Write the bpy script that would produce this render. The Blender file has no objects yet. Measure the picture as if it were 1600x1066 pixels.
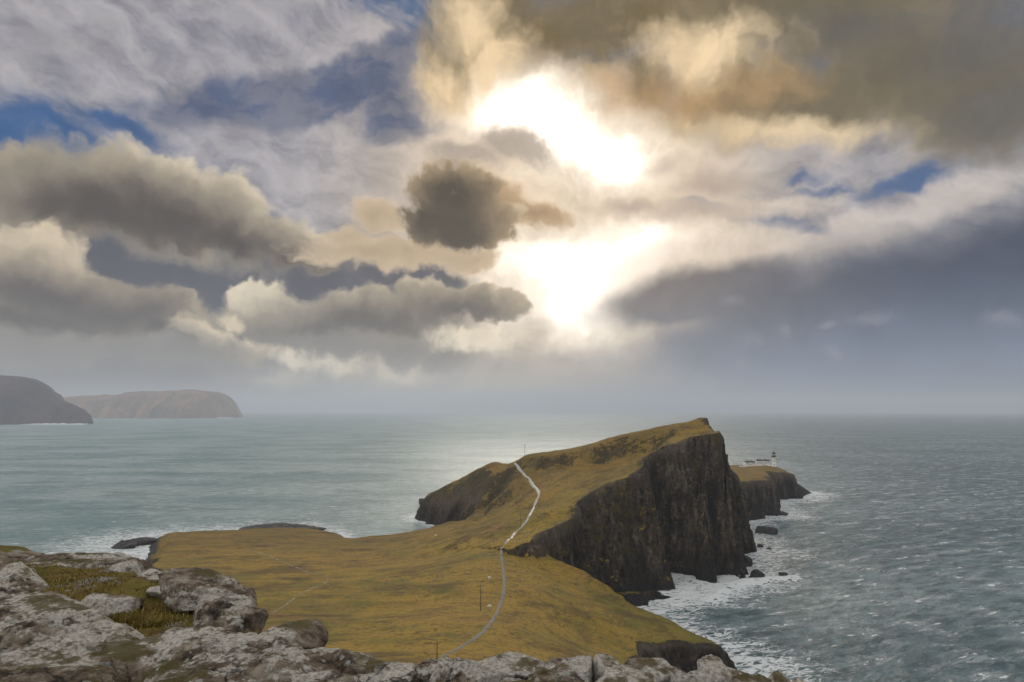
import bpy, bmesh, math, random
import numpy as np
from mathutils import Vector, Matrix

# ------------------------------------------------------------------ basics
S = bpy.context.scene
COL = S.collection
F = 1062.0            # focal length in pixels of the 1600 px wide photograph
EYE = 100.0           # the viewpoint stands about 100 m above the sea
PITCH = math.atan((641.5 - 533.0) / F)
CP, SP = math.cos(PITCH), math.sin(PITCH)

def ray(px, py):
    u = (px - 800.0) / F
    v = (533.0 - py) / F
    return np.array([u, CP - v * SP, SP + v * CP])

def at_dist(px, py, D):
    """world point seen at px,py whose horizontal forward distance is D"""
    d = ray(px, py)
    t = D / d[1]
    return np.array([d[0] * t, D, EYE + d[2] * t])

def at_z(px, py, z):
    d = ray(px, py)
    t = (z - EYE) / d[2]
    return np.array([d[0] * t, d[1] * t, z])

def lin(c):
    out = []
    for v in c[:3]:
        v = v / 255.0
        out.append(v / 12.92 if v <= 0.04045 else ((v + 0.055) / 1.055) ** 2.4)
    return tuple(out)

cam_d = bpy.data.cameras.new("camera")
cam_d.sensor_width = 36.0
cam_d.lens = F / 1600.0 * 36.0
cam_d.clip_start = 0.1
cam_d.clip_end = 120000.0
cam = bpy.data.objects.new("camera", cam_d)
cam.location = (0, 0, EYE)
cam.rotation_euler = (math.pi / 2 + PITCH, 0, 0)
COL.objects.link(cam)
S.camera = cam
S.view_settings.view_transform = 'Standard'
S.view_settings.look = 'None'
S.view_settings.exposure = 0.0
S.view_settings.gamma = 1.0
S.cycles.use_denoising = True
S.cycles.use_adaptive_sampling = True
S.cycles.adaptive_threshold = 0.02
S.cycles.adaptive_min_samples = 20
S.cycles.max_bounces = 4
S.cycles.diffuse_bounces = 2
S.cycles.glossy_bounces = 2
S.cycles.volume_bounces = 1
S.cycles.sample_clamp_indirect = 6.0

# ------------------------------------------------------------------ node expressions
class G:
    """a node tree with a small expression language"""
    def __init__(self, tree):
        self.t = tree
    def node(self, kind, **kw):
        n = self.t.nodes.new(kind)
        for k, v in kw.items():
            setattr(n, k, v)
        return n
    def put(self, sock, v):
        if isinstance(v, X):
            self.t.links.new(v.s, sock)
        elif v is not None:
            if isinstance(v, (tuple, list)) and sock.type == 'RGBA' and len(v) == 3:
                v = (*v, 1.0)
            sock.default_value = v
    def m(self, op, a, b=None, c=None, clamp=False):
        n = self.node('ShaderNodeMath', operation=op, use_clamp=clamp)
        self.put(n.inputs[0], a)
        if b is not None: self.put(n.inputs[1], b)
        if c is not None: self.put(n.inputs[2], c)
        return X(self, n.outputs[0])
    def vm(self, op, a, b=None, scale=None, out=0):
        n = self.node('ShaderNodeVectorMath', operation=op)
        self.put(n.inputs[0], a)
        if b is not None: self.put(n.inputs[1], b)
        if scale is not None: self.put(n.inputs['Scale'], scale)
        return X(self, n.outputs[out])
    def smooth(self, x, a, b, lo=0.0, hi=1.0, kind='SMOOTHSTEP'):
        n = self.node('ShaderNodeMapRange', interpolation_type=kind)
        for i, v in enumerate((x, a, b, lo, hi)):
            self.put(n.inputs[i], v)
        return X(self, n.outputs[0])
    def linear(self, x, a, b, lo=0.0, hi=1.0):
        return self.smooth(x, a, b, lo, hi, 'LINEAR')
    def mix(self, f, a, b, kind='MIX'):
        n = self.node('ShaderNodeMix', data_type='RGBA', blend_type=kind)
        self.put(n.inputs[0], f); self.put(n.inputs[6], a); self.put(n.inputs[7], b)
        return X(self, n.outputs[2])
    def vmul(self, c, f):
        return self.mix(1.0, c, f, 'MULTIPLY')
    def noise(self, p, scale, detail=4.0, rough=0.5, out=0, dist=0.0, lac=2.0, dim='3D'):
        n = self.node('ShaderNodeTexNoise', noise_dimensions=dim)
        self.put(n.inputs['Vector'], p)
        self.put(n.inputs['Scale'], scale); self.put(n.inputs['Detail'], detail)
        self.put(n.inputs['Roughness'], rough); self.put(n.inputs['Distortion'], dist)
        self.put(n.inputs['Lacunarity'], lac)
        return X(self, n.outputs[out])
    def voronoi(self, p, scale, detail=0.0, rough=0.5, feature='F1', out=0, rand=1.0, dim='3D'):
        n = self.node('ShaderNodeTexVoronoi', feature=feature, voronoi_dimensions=dim)
        self.put(n.inputs['Vector'], p)
        self.put(n.inputs['Scale'], scale)
        if 'Detail' in n.inputs: self.put(n.inputs['Detail'], detail); self.put(n.inputs['Roughness'], rough)
        self.put(n.inputs['Randomness'], rand)
        return X(self, n.outputs[out])
    def xyz(self, v):
        n = self.node('ShaderNodeSeparateXYZ'); self.put(n.inputs[0], v)
        return [X(self, o) for o in n.outputs]
    def vec(self, x, y, z=0.0):
        n = self.node('ShaderNodeCombineXYZ')
        self.put(n.inputs[0], x); self.put(n.inputs[1], y); self.put(n.inputs[2], z)
        return X(self, n.outputs[0])
    def ramp(self, f, stops):
        n = self.node('ShaderNodeValToRGB')
        e = n.color_ramp.elements
        while len(e) < len(stops): e.new(0.5)
        for el, (p, c) in zip(e, stops):
            el.position = p; el.color = (*c, 1.0)
        self.put(n.inputs[0], f)
        return X(self, n.outputs[0])
    def attr(self, name, out='Fac'):
        n = self.node('ShaderNodeAttribute', attribute_name=name)
        return X(self, n.outputs[out])
    def bump(self, h, strength, distance, normal=None):
        n = self.node('ShaderNodeBump')
        self.put(n.inputs['Height'], h); self.put(n.inputs['Strength'], strength); self.put(n.inputs['Distance'], distance)
        if normal is not None: self.put(n.inputs['Normal'], normal)
        return X(self, n.outputs[0])

class X:
    def __init__(self, g, s): self.g, self.s = g, s
    def __add__(self, o): return self.g.m('ADD', self, o)
    __radd__ = __add__
    def __mul__(self, o): return self.g.m('MULTIPLY', self, o)
    __rmul__ = __mul__
    def __sub__(self, o): return self.g.m('SUBTRACT', self, o)
    def __rsub__(self, o): return self.g.m('SUBTRACT', o, self)
    def __truediv__(self, o): return self.g.m('DIVIDE', self, o)
# ------------------------------------------------------------------ sky
SUN_AZ, SUN_EL = math.radians(4.6), math.radians(15.0)
SKY = 0.1
DOME = 1.15  # radiance of the unseen cloud, raised to light land and sea

def azel(px, py):
    d = ray(px, py)
    d = d / np.linalg.norm(d)
    return math.atan2(d[0], d[1]), math.asin(d[2])

def make_sky():
    w = bpy.data.worlds.new("World")
    S.world = w
    w.use_nodes = True
    t = w.node_tree
    t.nodes.clear()
    g = G(t)
    tc = g.node('ShaderNodeTexCoord')
    d = X(g, tc.outputs['Generated'])
    dx, dy, dz = g.xyz(d)
    az = g.m('ARCTAN2', dx, dy)
    el = g.m('ARCSINE', dz)
    P = g.vec(az, el)

    nis = g.node('ShaderNodeTexSky', sky_type='NISHITA')
    nis.sun_disc = False
    nis.sun_elevation = SUN_EL
    nis.sun_rotation = SUN_AZ
    nis.altitude = 100.0
    nis.air_density = 1.0
    nis.dust_density = 0.6
    nis.ozone_density = 2.0
    blue = X(g, nis.outputs[0])

    def C(c, k=1.0):
        return tuple(v * k for v in lin(c))

    # the part of the dome overhead and behind: unseen broken cloud, brightened to light the land ------------
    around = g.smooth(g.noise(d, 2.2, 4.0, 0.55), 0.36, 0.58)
    # unseen sky shaped brighter left, darker right, to model the cliffs
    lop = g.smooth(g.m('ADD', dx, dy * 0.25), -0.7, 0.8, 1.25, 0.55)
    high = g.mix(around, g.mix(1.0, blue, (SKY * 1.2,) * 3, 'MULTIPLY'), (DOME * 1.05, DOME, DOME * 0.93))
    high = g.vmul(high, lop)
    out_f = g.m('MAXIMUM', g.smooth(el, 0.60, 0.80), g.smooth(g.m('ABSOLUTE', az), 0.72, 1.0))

    # shared turbulence -------------------------------------------------
    def N(p, sc, det, ro, out=0):
        return g.noise(p, sc, det, ro, out, dim='2D')
    wv = N(P, 5.0, 2.0, 0.5, 1)
    wv2 = N(P, 21.0, 3.0, 0.6, 1)
    off = g.vm('ADD', g.vm('SCALE', g.vm('SUBTRACT', wv, (0.5, 0.5, 0.5)), scale=0.07),
               g.vm('SCALE', g.vm('SUBTRACT', wv2, (0.5, 0.5, 0.5)), scale=0.033))
    off = g.vm('MULTIPLY', off, (1, 1, 0))
    PW = g.vm('ADD', P, off)
    soft_n = N(PW, 8.0, 4.0, 0.5) - 0.5
    fine_n = N(PW, 19.0, 9.0, 0.64) - 0.5
    # the same noise a little nearer the sun, for relief lighting
    sunp = (SUN_AZ, math.radians(17.0), 0.0)
    tosun = g.vm('SUBTRACT', sunp, P)
    sdist = g.vm('LENGTH', tosun, out=1)
    PS = g.vm('ADD', PW, g.vm('SCALE', g.vm('NORMALIZE', tosun), scale=0.012))
    puff = 0.42 - g.voronoi(PW, 17.0, 2.0, 0.5, 'SMOOTH_F1', dim='2D')
    puffS = 0.42 - g.voronoi(PS, 17.0, 2.0, 0.5, 'SMOOTH_F1', dim='2D')
    relief = g.m('SUBTRACT', puff, puffS)            # >0 on the sunward sides
    relief2 = g.m('SUBTRACT', soft_n, N(PS, 8.0, 4.0, 0.5) - 0.5)

    # wind streaks of the high thin cloud
    sxyz = g.xyz(g.vm('ADD', P, g.vm('SCALE', off, scale=0.7)))
    def rot_noise(deg, lx, ly, det=5.0, ro=0.6):
        c, s_ = math.cos(math.radians(deg)), math.sin(math.radians(deg))
        u = g.m('MULTIPLY_ADD', sxyz[0], c / lx, sxyz[1] * (s_ / lx))
        v = g.m('MULTIPLY_ADD', sxyz[0], -s_ / ly, sxyz[1] * (c / ly))
        return N(g.vec(u, v), 1.0, det, ro)
    streak = rot_noise(-28, 0.17, 0.045)
    streak2 = rot_noise(8, 0.11, 0.045)

    pwx, pwy, _ = g.xyz(PW)
    lowx, lowy, _ = g.xyz(g.vm('ADD', P, g.vm('SCALE', off, scale=0.5)))
    base = [(pwx, pwy)]

    def field(blobs, join=0.25):
        f = None
        for (px, py, rx, ry, rot) in blobs:
            a, e = azel(px, py)
            a1, e1 = azel(px + 10, py); a2, e2 = azel(px, py - 10)
            kx, ky = abs(a1 - a) / 10, abs(e2 - e) / 10
            c, s_ = math.cos(math.radians(rot)), math.sin(math.radians(rot))
            X_, Y_ = base[0]
            sx, sy = 1.0 / (rx * kx), 1.0 / (ry * ky)
            qx = g.m('MULTIPLY_ADD', X_, c * sx, g.m('MULTIPLY_ADD', Y_, s_ * sx, -(a * c + e * s_) * sx))
            qy = g.m('MULTIPLY_ADD', X_, -s_ * sy, g.m('MULTIPLY_ADD', Y_, c * sy, -(-a * s_ + e * c) * sy))
            L = 1.0 - g.vm('LENGTH', g.vec(qx, qy), out=1)
            f = L if f is None else g.m('SMOOTH_MAX', f, L, join)
        return f

    px_az = lambda p: azel(p, 500)[0]
    py_el = lambda p: azel(800, p)[1]
    near = g.smooth(sdist, 0.42, 0.06)               # how close to the sun

    # 1. broad background, left to right and by height --------------------
    hz = g.linear(az, px_az(-200), px_az(1700))
    low = g.ramp(hz, [(0.0, C((112, 105, 106))), (0.22, C((128, 121, 119))), (0.40, C((200, 191, 177))), (0.55, C((186, 181, 176))),
                      (0.70, C((142, 149, 162))), (0.85, C((106, 122, 150))), (1.0, C((80, 97, 132)))])
    mid = g.ramp(hz, [(0.0, C((112, 106, 106))), (0.3, C((116, 112, 112))), (0.45, C((140, 134, 128))), (0.55, C((190, 178, 164))),
                      (0.68, C((150, 146, 144))), (0.85, C((110, 114, 124))), (1.0, C((80, 88, 104)))])
    col = g.mix(g.smooth(el, py_el(650), py_el(500)), low, mid)
    clear = g.mix(0.6, g.mix(1.0, blue, (SKY * 0.55,) * 3, 'MULTIPLY'), C((26, 76, 132)))
    clear = g.mix(g.smooth(sdist, 0.65, 0.25), clear, C((84, 108, 146)))
    col = g.mix(g.smooth(el, py_el(430), py_el(330)), col, clear)
    # veil of grey white high cloud: everywhere, torn open in a few places
    veil_n = (streak - 0.5) * 1.2 + soft_n * 0.5
    veil_f = field([(300, 60, 560, 170, -6), (560, 290, 360, 110, -4), (400, 215, 260, 55, -14), (900, 300, 480, 180, 0), (1330, 330, 440, 150, 12), (1560, 260, 260, 90, 0),
                    (1150, 250, 320, 110, 0), (40, 40, 280, 130, -10)], join=0.3)
    veil_a = g.smooth(g.m('ADD', veil_f, veil_n), -0.25, 0.25)
    veil_c = g.mix(g.smooth(streak + fine_n * 0.15, 0.30, 0.70), C((134, 132, 140)), C((172, 167, 171)))
    veil_c = g.mix(g.smooth(streak2, 0.4, 0.62) * 0.35, veil_c, C((196, 190, 190)))
    veil_c = g.mix(g.smooth(sdist, 0.42, 0.08), veil_c, C((238, 222, 202)))
    col = g.mix(veil_a * 0.96, col, veil_c)
    # slate blue band below the left veil
    band_f = field([(450, 148, 290, 50, 16), (640, 140, 110, 90, 30), (560, 110, 130, 50, 24)], join=0.3)
    band_a = g.smooth(g.m('ADD', band_f, soft_n * 1.0 + fine_n * 0.25), -0.05, 0.45)
    col = g.mix(band_a * 0.9, col, g.mix(g.smooth(streak2, 0.38, 0.62), C((66, 84, 120)), C((108, 112, 130))))
    # blue holes
    hole_f = field([(20, 190, 230, 54, -6), (180, 198, 130, 26, -4), (1440, 285, 120, 26, 8), (1260, 278, 50, 18, 0), (1200, 352, 100, 24, -10), (1290, 375, 66, 16, -14), (1100, 330, 60, 18, -10), (1310, 300, 70, 16, 0)], join=0.15)
    hole_a = g.smooth(g.m('ADD', hole_f, (streak2 - 0.5) * 1.5 + fine_n * 0.7 + soft_n * 0.4), -0.10, 0.75)
    col = g.mix(hole_a * 0.92, col, g.mix(g.smooth(sdist, 0.2, 0.6), C((96, 114, 148)), C((34, 82, 134))))

    # 2. the glare where the sun stands behind thin cloud -------------------
    gl_f = field([(800, 165, 70, 42, -12), (870, 205, 80, 50, -28), (935, 240, 85, 42, -10), (900, 445, 92, 66, 4), (880, 480, 56, 34, 0), (945, 405, 105, 42, 6), (850, 410, 60, 36, 0)], join=0.35)
    gl_n = g.m('ADD', gl_f, fine_n * 0.8 + soft_n * 0.5)
    col = g.mix(g.smooth(g.m('ADD', gl_f, soft_n * 0.6), -2.1, 0.2) * 0.75, col, C((232, 216, 194)))
    col = g.mix(g.smooth(gl_n, -1.3, 0.45), col, (1.08, 1.01, 0.91))
    col = g.mix(g.smooth(gl_n, -0.5, 1.25), col, (2.2, 2.14, 2.06))

    def cloud(col, blobs, rim, core, soft=0.3, deep=0.6, na=0.6, pa=0.7, fa=0.3, amount=1.0, sunny=0.6, join=0.3, rel=0.3, rel2=0.4, lo=0.0, shade=None, sd=(-0.55, 0.60)):
        f = g.m('ADD', field(blobs, join=join), soft_n * na + puff * (pa * 0.6) + fine_n * (fa * 1.2 + 0.15))
        mid_ = lo + soft / 2
        soft = soft * 1.15 + 0.05
        lo = mid_ - soft / 2
        a = g.smooth(f, lo, lo + soft)
        if shade is None:
            sh = f - (lo + deep * 0.55)
            s0, s1 = -deep * 0.6, deep * 0.55
        else:                                        # the unlit under side has a place of its own
            sh = g.m('ADD', field(shade, join=0.5), soft_n * 0.6 + puff * (0.25 if pa else 0.0) + fine_n * 0.5)
            s0, s1 = sd
        sh = g.m('SUBTRACT', sh, relief * (rel * 0.5) + relief2 * rel2)
        half = g.smooth(sh, s0 - 0.25, (s0 + s1) / 2)
        dep = g.smooth(sh, (s0 + s1) / 2 - 0.35, s1 + 0.25)
        midc = tuple(0.42 * i + 0.58 * j for i, j in zip(C(rim), C(core)))
        rimc = g.mix(near * sunny, C(rim), (1.2, 1.08, 0.92))
        return g.mix(a * amount if amount < 1 else a, col, g.mix(dep, g.mix(half, rimc, midc), C(core)))

    # 3. small thin grey clouds across the glare --------------------------------
    col = cloud(col, [(800, 228, 85, 38, -24), (730, 240, 80, 32, 0)], (205, 192, 180), (172, 162, 154), 0.5, 0.7, 0.5, 0.4, 0.7, 0.9, 0.1)
    col = cloud(col, [(1045, 255, 65, 28, 0), (1115, 275, 90, 36, 0)], (226, 208, 188), (182, 168, 158), 0.7, 0.9, 0.6, 0.3, 0.7, 0.6, 0.15)
    col = cloud(col, [(985, 325, 120, 28, -4), (1100, 340, 170, 34, -4), (1130, 290, 130, 30, 0)], (224, 204, 184), (180, 166, 156), 0.8, 0.9, 0.7, 0.3, 0.7, 0.8, 0.12)
    # 4. the big khaki cloud at the top right ---------------------------------------
    col = cloud(col, [(1180, 0, 560, 190, -6), (1420, 110, 360, 150, -12), (770, 20, 150, 130, 20), (930, 40, 220, 110, 0), (1230, 150, 290, 100, -10), (1540, 150, 240, 130, -8), (1010, 120, 90, 56, -20), (700, 105, 66, 66, 40)],
                (206, 182, 142), (112, 100, 72), 0.55, 0.55, 0.65, 0.15, 0.35, 0.97, 0.25, rel=0.2, rel2=1.8)
    col = g.mix(g.smooth(soft_n * 1.0 + fine_n * 0.3, -0.02, 0.22) * g.smooth(g.m('ADD', base[0][1], 0.0), py_el(220), py_el(60)) * 0.45 * near, col, C((222, 194, 148)))
    dark_f = field([(1540, 60, 330, 130, -10), (1590, 170, 260, 110, -12), (1300, 40, 200, 60, -10), (850, 50, 70, 40, -30), (1000, 20, 70, 40, 0)], join=0.3)
    col = g.mix(g.smooth(g.m('ADD', dark_f, soft_n * 0.9), 0.0, 0.9) * 0.85, col, g.mix(g.smooth(az, px_az(1000), px_az(1450)), C((112, 98, 66)), C((96, 92, 86))))
    lit_f = field([(1085, 85, 110, 44, -6), (780, 95, 60, 44, 50), (695, 125, 46, 44, 0), (1230, 200, 130, 26, -12), (740, 30, 50, 60, 0)], join=0.2)
    col = g.mix(g.smooth(g.m('ADD', lit_f, soft_n * 0.8 + fine_n * 0.4 + relief2 * 2.0), -0.6, 0.95) * 0.85, col, C((244, 220, 182)))
    col = g.mix(g.smooth(g.m('ADD', field([(1050, 150, 150, 34, -8), (950, 140, 70, 30, -10), (1190, 130, 90, 30, 0)]), soft_n * 0.9 + fine_n * 0.5), -0.4, 0.9) * 0.6, col, C((186, 152, 106)))
    pale_f = field([(1120, 405, 220, 34, 0), (1350, 378, 150, 36, 12), (1490, 325, 130, 34, 18), (1230, 330, 120, 24, 0)], join=0.3)
    col = g.mix(g.smooth(g.m('ADD', pale_f, soft_n * 0.6 + fine_n * 0.5), -0.35, 0.7) * 0.6, col, C((222, 208, 194)))
    # 5. dark rain bank on the right ---------------------------------------------------
    base[0] = (lowx, lowy)
    bank_f = field([(1500, 520, 560, 160, 10), (1330, 500, 400, 92, 8), (1640, 420, 280, 120, 16), (1100, 466, 200, 44, 4)], join=0.2)
    bank_n = g.m('ADD', bank_f, soft_n * 0.55 + fine_n * 0.10)
    bank_c = g.mix(g.smooth(el, py_el(640), py_el(440)), C((116, 130, 156)), g.mix(g.smooth(az, px_az(950), px_az(1500)), C((122, 115, 114)), C((50, 60, 84))))
    col = g.mix(g.smooth(bank_n, -0.25, 0.42) * g.smooth(el, py_el(648), py_el(560), 0.0, 0.97), col, bank_c)
    col = cloud(col, [(1175, 532, 34, 14, 0), (1225, 514, 20, 12, -20), (1360, 498, 44, 20, 0), (1295, 506, 26, 9, 0), (1560, 500, 54, 28, 0), (1303, 546, 24, 12, -30), (1155, 570, 16, 10, 0), (1145, 478, 30, 14, 0)],
                (146, 148, 158), (140, 143, 154), 0.8, 0.9, 0.3, 0.5, 0.9, 0.55, 0.0, lo=0.1)
    base[0] = (pwx, pwy)
    # 6. slate gaps, then the left big cumulus -------------------------------------------
    gap_f = field([(190, 410, 230, 66, -8), (470, 440, 270, 48, 0), (320, 470, 130, 60, 0), (640, 440, 120, 30, 0)], join=0.3)
    col = g.mix(g.smooth(g.m('ADD', gap_f, soft_n * 0.6), -0.1, 0.35) * 0.95, col, C((82, 82, 92)))
    col = cloud(col, [(280, 392, 260, 34, -10), (480, 408, 150, 26, -4)], (176, 164, 144), (150, 140, 124), 0.7, 0.9, 0.6, 0.5, 0.3, 0.85, 0.2)
    col = cloud(col, [(90, 302, 230, 80, -6), (250, 312, 180, 92, -12), (345, 345, 150, 82, -20), (455, 386, 120, 46, -14), (545, 400, 80, 28, -6), (10, 308, 110, 78, 0)],
                (236, 220, 192), (74, 64, 57), 0.20, 0.56, 0.35, 0.6, 0.25, 1.0, 0.4, rel=0.6, rel2=0.6,
                shade=[(140, 330, 240, 72, -8), (250, 352, 200, 78, -12), (375, 390, 160, 52, -12), (490, 412, 110, 26, -6)])
    # 7. pale puffs beside the dark centre cloud, then the cloud itself -------------------
    col = cloud(col, [(580, 350, 46, 46, 0), (545, 388, 55, 28, 0), (640, 402, 140, 32, 0), (560, 404, 130, 30, 0), (740, 405, 70, 26, 0)], (238, 218, 192), (176, 156, 126), 0.35, 0.9, 0.4, 0.7, 0.45, 0.95, 0.35)
    col = cloud(col, [(825, 340, 70, 30, -8), (775, 325, 60, 50, -20)], (240, 210, 170), (164, 138, 104), 0.45, 0.7, 0.5, 0.6, 0.4, 0.95, 0.3)
    col = cloud(col, [(660, 300, 44, 34, 0), (690, 285, 46, 36, 0), (735, 290, 50, 40, 0), (700, 330, 90, 50, 0), (670, 350, 66, 44, 0), (745, 340, 56, 48, 0), (710, 368, 88, 34, 0), (640, 345, 40, 34, 0), (770, 372, 40, 26, 0), (790, 340, 30, 22, 0)],
                (252, 226, 186), (76, 66, 49), 0.34, 0.36, 0.5, 0.0, 0.7, 1.0, 0.75, join=0.15, rel=0.0, rel2=0.7,
                shade=[(692, 345, 105, 56, -8), (700, 305, 70, 44, 0), (705, 372, 92, 30, 0), (650, 345, 50, 36, 0)], sd=(-0.45, 0.45))
    # 8. lower left cumulus bank -----------------------------------------------------------
    col = cloud(col, [(40, 410, 150, 74, 0), (110, 450, 170, 62, -10), (210, 490, 140, 54, -10), (60, 500, 220, 70, 0), (295, 520, 80, 42, -20)],
                (214, 196, 168), (84, 75, 69), 0.20, 0.70, 0.35, 0.6, 0.22, 1.0, 0.1, rel=0.7, rel2=0.5,
                shade=[(80, 462, 180, 50, -4), (170, 495, 140, 50, -6), (60, 515, 220, 54, 0), (260, 530, 100, 36, -8)])
    # 9. middle cumulus row
    col = cloud(col, [(470, 505, 170, 46, 0), (395, 465, 70, 28, 8), (590, 495, 130, 42, 0), (680, 475, 90, 42, 0), (760, 474, 74, 36, -8), (360, 525, 90, 40, -16), (640, 520, 160, 30, 0)],
                (226, 212, 186), (94, 86, 78), 0.18, 0.60, 0.3, 0.65, 0.22, 1.0, 0.2, rel=0.8, rel2=0.5,
                shade=[(500, 525, 180, 40, 0), (600, 512, 140, 42, 0), (720, 490, 104, 38, -4), (390, 535, 100, 32, -10)])
    # 10. bright lit tops low down, toward the horizon
    col = cloud(col, [(520, 545, 190, 34, -6), (660, 555, 170, 34, -4), (240, 560, 260, 38, 0), (60, 560, 240, 44, 0)],
                (158, 150, 138), (130, 124, 118), 0.5, 0.8, 0.5, 0.6, 0.4, 0.9, 0.1, rel=1.0)
    col = cloud(col, [(745, 524, 96, 28, 0), (800, 532, 46, 20, 0)], (255, 248, 232), (248, 236, 212), 0.6, 0.8, 0.4, 0.6, 0.6, 0.95, 0.3)
    col = cloud(col, [(315, 522, 70, 26, -10), (400, 545, 80, 24, -6), (350, 500, 40, 18, -10)],
                (226, 208, 176), (160, 149, 134), 0.5, 0.9, 0.5, 0.8, 0.6, 0.85, 0.15, rel=0.9, shade=[(330, 540, 120, 14, -8), (420, 562, 90, 12, -6)])
    col = cloud(col, [(530, 568, 90, 26, -8), (470, 560, 60, 20, -6), (625, 586, 80, 24, -6), (440, 585, 110, 20, 0)],
                (250, 236, 208), (186, 176, 158), 0.7, 0.9, 0.5, 0.9, 0.6, 0.85, 0.2, rel=0.9, shade=[(540, 592, 160, 14, -4), (440, 596, 110, 12, 0)])
    col = cloud(col, [(770, 580, 160, 26, 0), (900, 565, 160, 30, 0), (1000, 595, 150, 24, 0)], (200, 190, 180), (164, 160, 158), 0.9, 0.9, 0.5, 0.6, 0.4, 0.5, 0.15)
    th = g.m('ARCTAN2', g.m('SUBTRACT', az, SUN_AZ), g.m('SUBTRACT', math.radians(15.0), el))
    shaft = N(g.vec(th * 9.0, 2.5), 1.0, 3.0, 0.6)
    sm = g.smooth(el, py_el(500), py_el(610)) * g.smooth(th, -0.15, -0.5) * g.smooth(th, -1.25, -0.9)
    col = g.mix(g.smooth(shaft, 0.40, 0.70) * sm * 0.38, col, C((214, 204, 188)))
    # rain mist that settles over the horizon
    col = g.mix(g.smooth(el, py_el(585), py_el(645)) * 0.7, col, low)

    col = g.vmul(col, 1.0 + (fine_n * 0.55 + soft_n * 0.25) * g.smooth(el, py_el(640), py_el(520)) * g.smooth(gl_n, 0.2, -0.6))
    col = g.vmul(col, g.mix(g.smooth(sdist, 0.50, 0.12), (1.0, 1.0, 1.0), (1.07, 0.99, 0.88)))      # gold of the low sun
    b1 = g.node('ShaderNodeBackground')
    g.put(b1.inputs[0], g.mix(1.0, col, (1.0 / SKY,) * 3, 'MULTIPLY'))
    b1.inputs[1].default_value = SKY
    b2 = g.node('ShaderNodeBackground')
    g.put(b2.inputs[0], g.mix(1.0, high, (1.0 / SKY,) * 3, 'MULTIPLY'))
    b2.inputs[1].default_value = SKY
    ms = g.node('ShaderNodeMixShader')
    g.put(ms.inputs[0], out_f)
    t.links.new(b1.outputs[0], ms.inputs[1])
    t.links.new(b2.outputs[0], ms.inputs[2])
    o = g.node('ShaderNodeOutputWorld')
    t.links.new(ms.outputs[0], o.inputs[0])
    w.cycles.sampling_method = 'MANUAL'
    w.cycles.sample_map_resolution = 512

make_sky()

sun_d = bpy.data.lights.new("sun", 'SUN')
sun_d.energy = 0.9
sun_d.angle = math.radians(24.0)
sun_d.color = (1.0, 0.90, 0.76)
sun = bpy.data.objects.new("sun", sun_d)
sd = Vector((math.sin(SUN_AZ) * math.cos(SUN_EL), math.cos(SUN_AZ) * math.cos(SUN_EL), math.sin(SUN_EL)))
sun.rotation_euler = sd.to_track_quat('Z', 'Y').to_euler()
COL.objects.link(sun)
# ------------------------------------------------------------------ numpy noise
_rng = np.random.RandomState(7)
_perm = np.concatenate([_rng.permutation(256)] * 3).astype(np.int32)
_g2 = np.stack([np.cos(np.arange(256) * 2.399963), np.sin(np.arange(256) * 2.399963)], 1).astype(np.float32)
_g3 = _rng.normal(size=(256, 3)).astype(np.float32)
_g3 /= np.linalg.norm(_g3, axis=1)[:, None]

def pn2(x, y):
    xi = np.floor(x).astype(np.int32); yi = np.floor(y).astype(np.int32)
    xf = (x - xi).astype(np.float32); yf = (y - yi).astype(np.float32)
    u = xf * xf * xf * (xf * (xf * 6 - 15) + 10); v = yf * yf * yf * (yf * (yf * 6 - 15) + 10)
    xi &= 255; yi &= 255
    def gr(ix, iy, fx, fy):
        h = _perm[_perm[ix] + iy]
        return _g2[h, 0] * fx + _g2[h, 1] * fy
    n00 = gr(xi, yi, xf, yf); n10 = gr(xi + 1, yi, xf - 1, yf)
    n01 = gr(xi, yi + 1, xf, yf - 1); n11 = gr(xi + 1, yi + 1, xf - 1, yf - 1)
    a = n00 + u * (n10 - n00); b = n01 + u * (n11 - n01)
    return (a + v * (b - a)) * 1.4

def pn3(x, y, z):
    xi = np.floor(x).astype(np.int32); yi = np.floor(y).astype(np.int32); zi = np.floor(z).astype(np.int32)
    xf = (x - xi).astype(np.float32); yf = (y - yi).astype(np.float32); zf = (z - zi).astype(np.float32)
    f = lambda t: t * t * t * (t * (t * 6 - 15) + 10)
    u, v, w = f(xf), f(yf), f(zf)
    xi &= 255; yi &= 255; zi &= 255
    def gr(ix, iy, iz, fx, fy, fz):
        h = _perm[_perm[_perm[ix] + iy] + iz]
        gg = _g3[h]
        return gg[..., 0] * fx + gg[..., 1] * fy + gg[..., 2] * fz
    def plane(iz, fz):
        a = gr(xi, yi, iz, xf, yf, fz); b = gr(xi + 1, yi, iz, xf - 1, yf, fz)
        c = gr(xi, yi + 1, iz, xf, yf - 1, fz); d = gr(xi + 1, yi + 1, iz, xf - 1, yf - 1, fz)
        p = a + u * (b - a); q = c + u * (d - c)
        return p + v * (q - p)
    p = plane(zi, zf); q = plane(zi + 1, zf - 1)
    return (p + w * (q - p)) * 1.3

def fbm2(x, y, sc, octv=4, ro=0.5):
    s = 0; a = 1.0; f = 1.0 / sc
    for o in range(octv):
        s = s + a * pn2(x * f + 17.3 * o, y * f - 9.1 * o); a *= ro; f *= 2.03
    return s

def fbm3(x, y, z, sc, octv=4, ro=0.5):
    s = 0; a = 1.0; f = 1.0 / sc
    for o in range(octv):
        s = s + a * pn3(x * f + 17.3 * o, y * f - 9.1 * o, z * f + 3.7 * o); a *= ro; f *= 2.03
    return s

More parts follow.
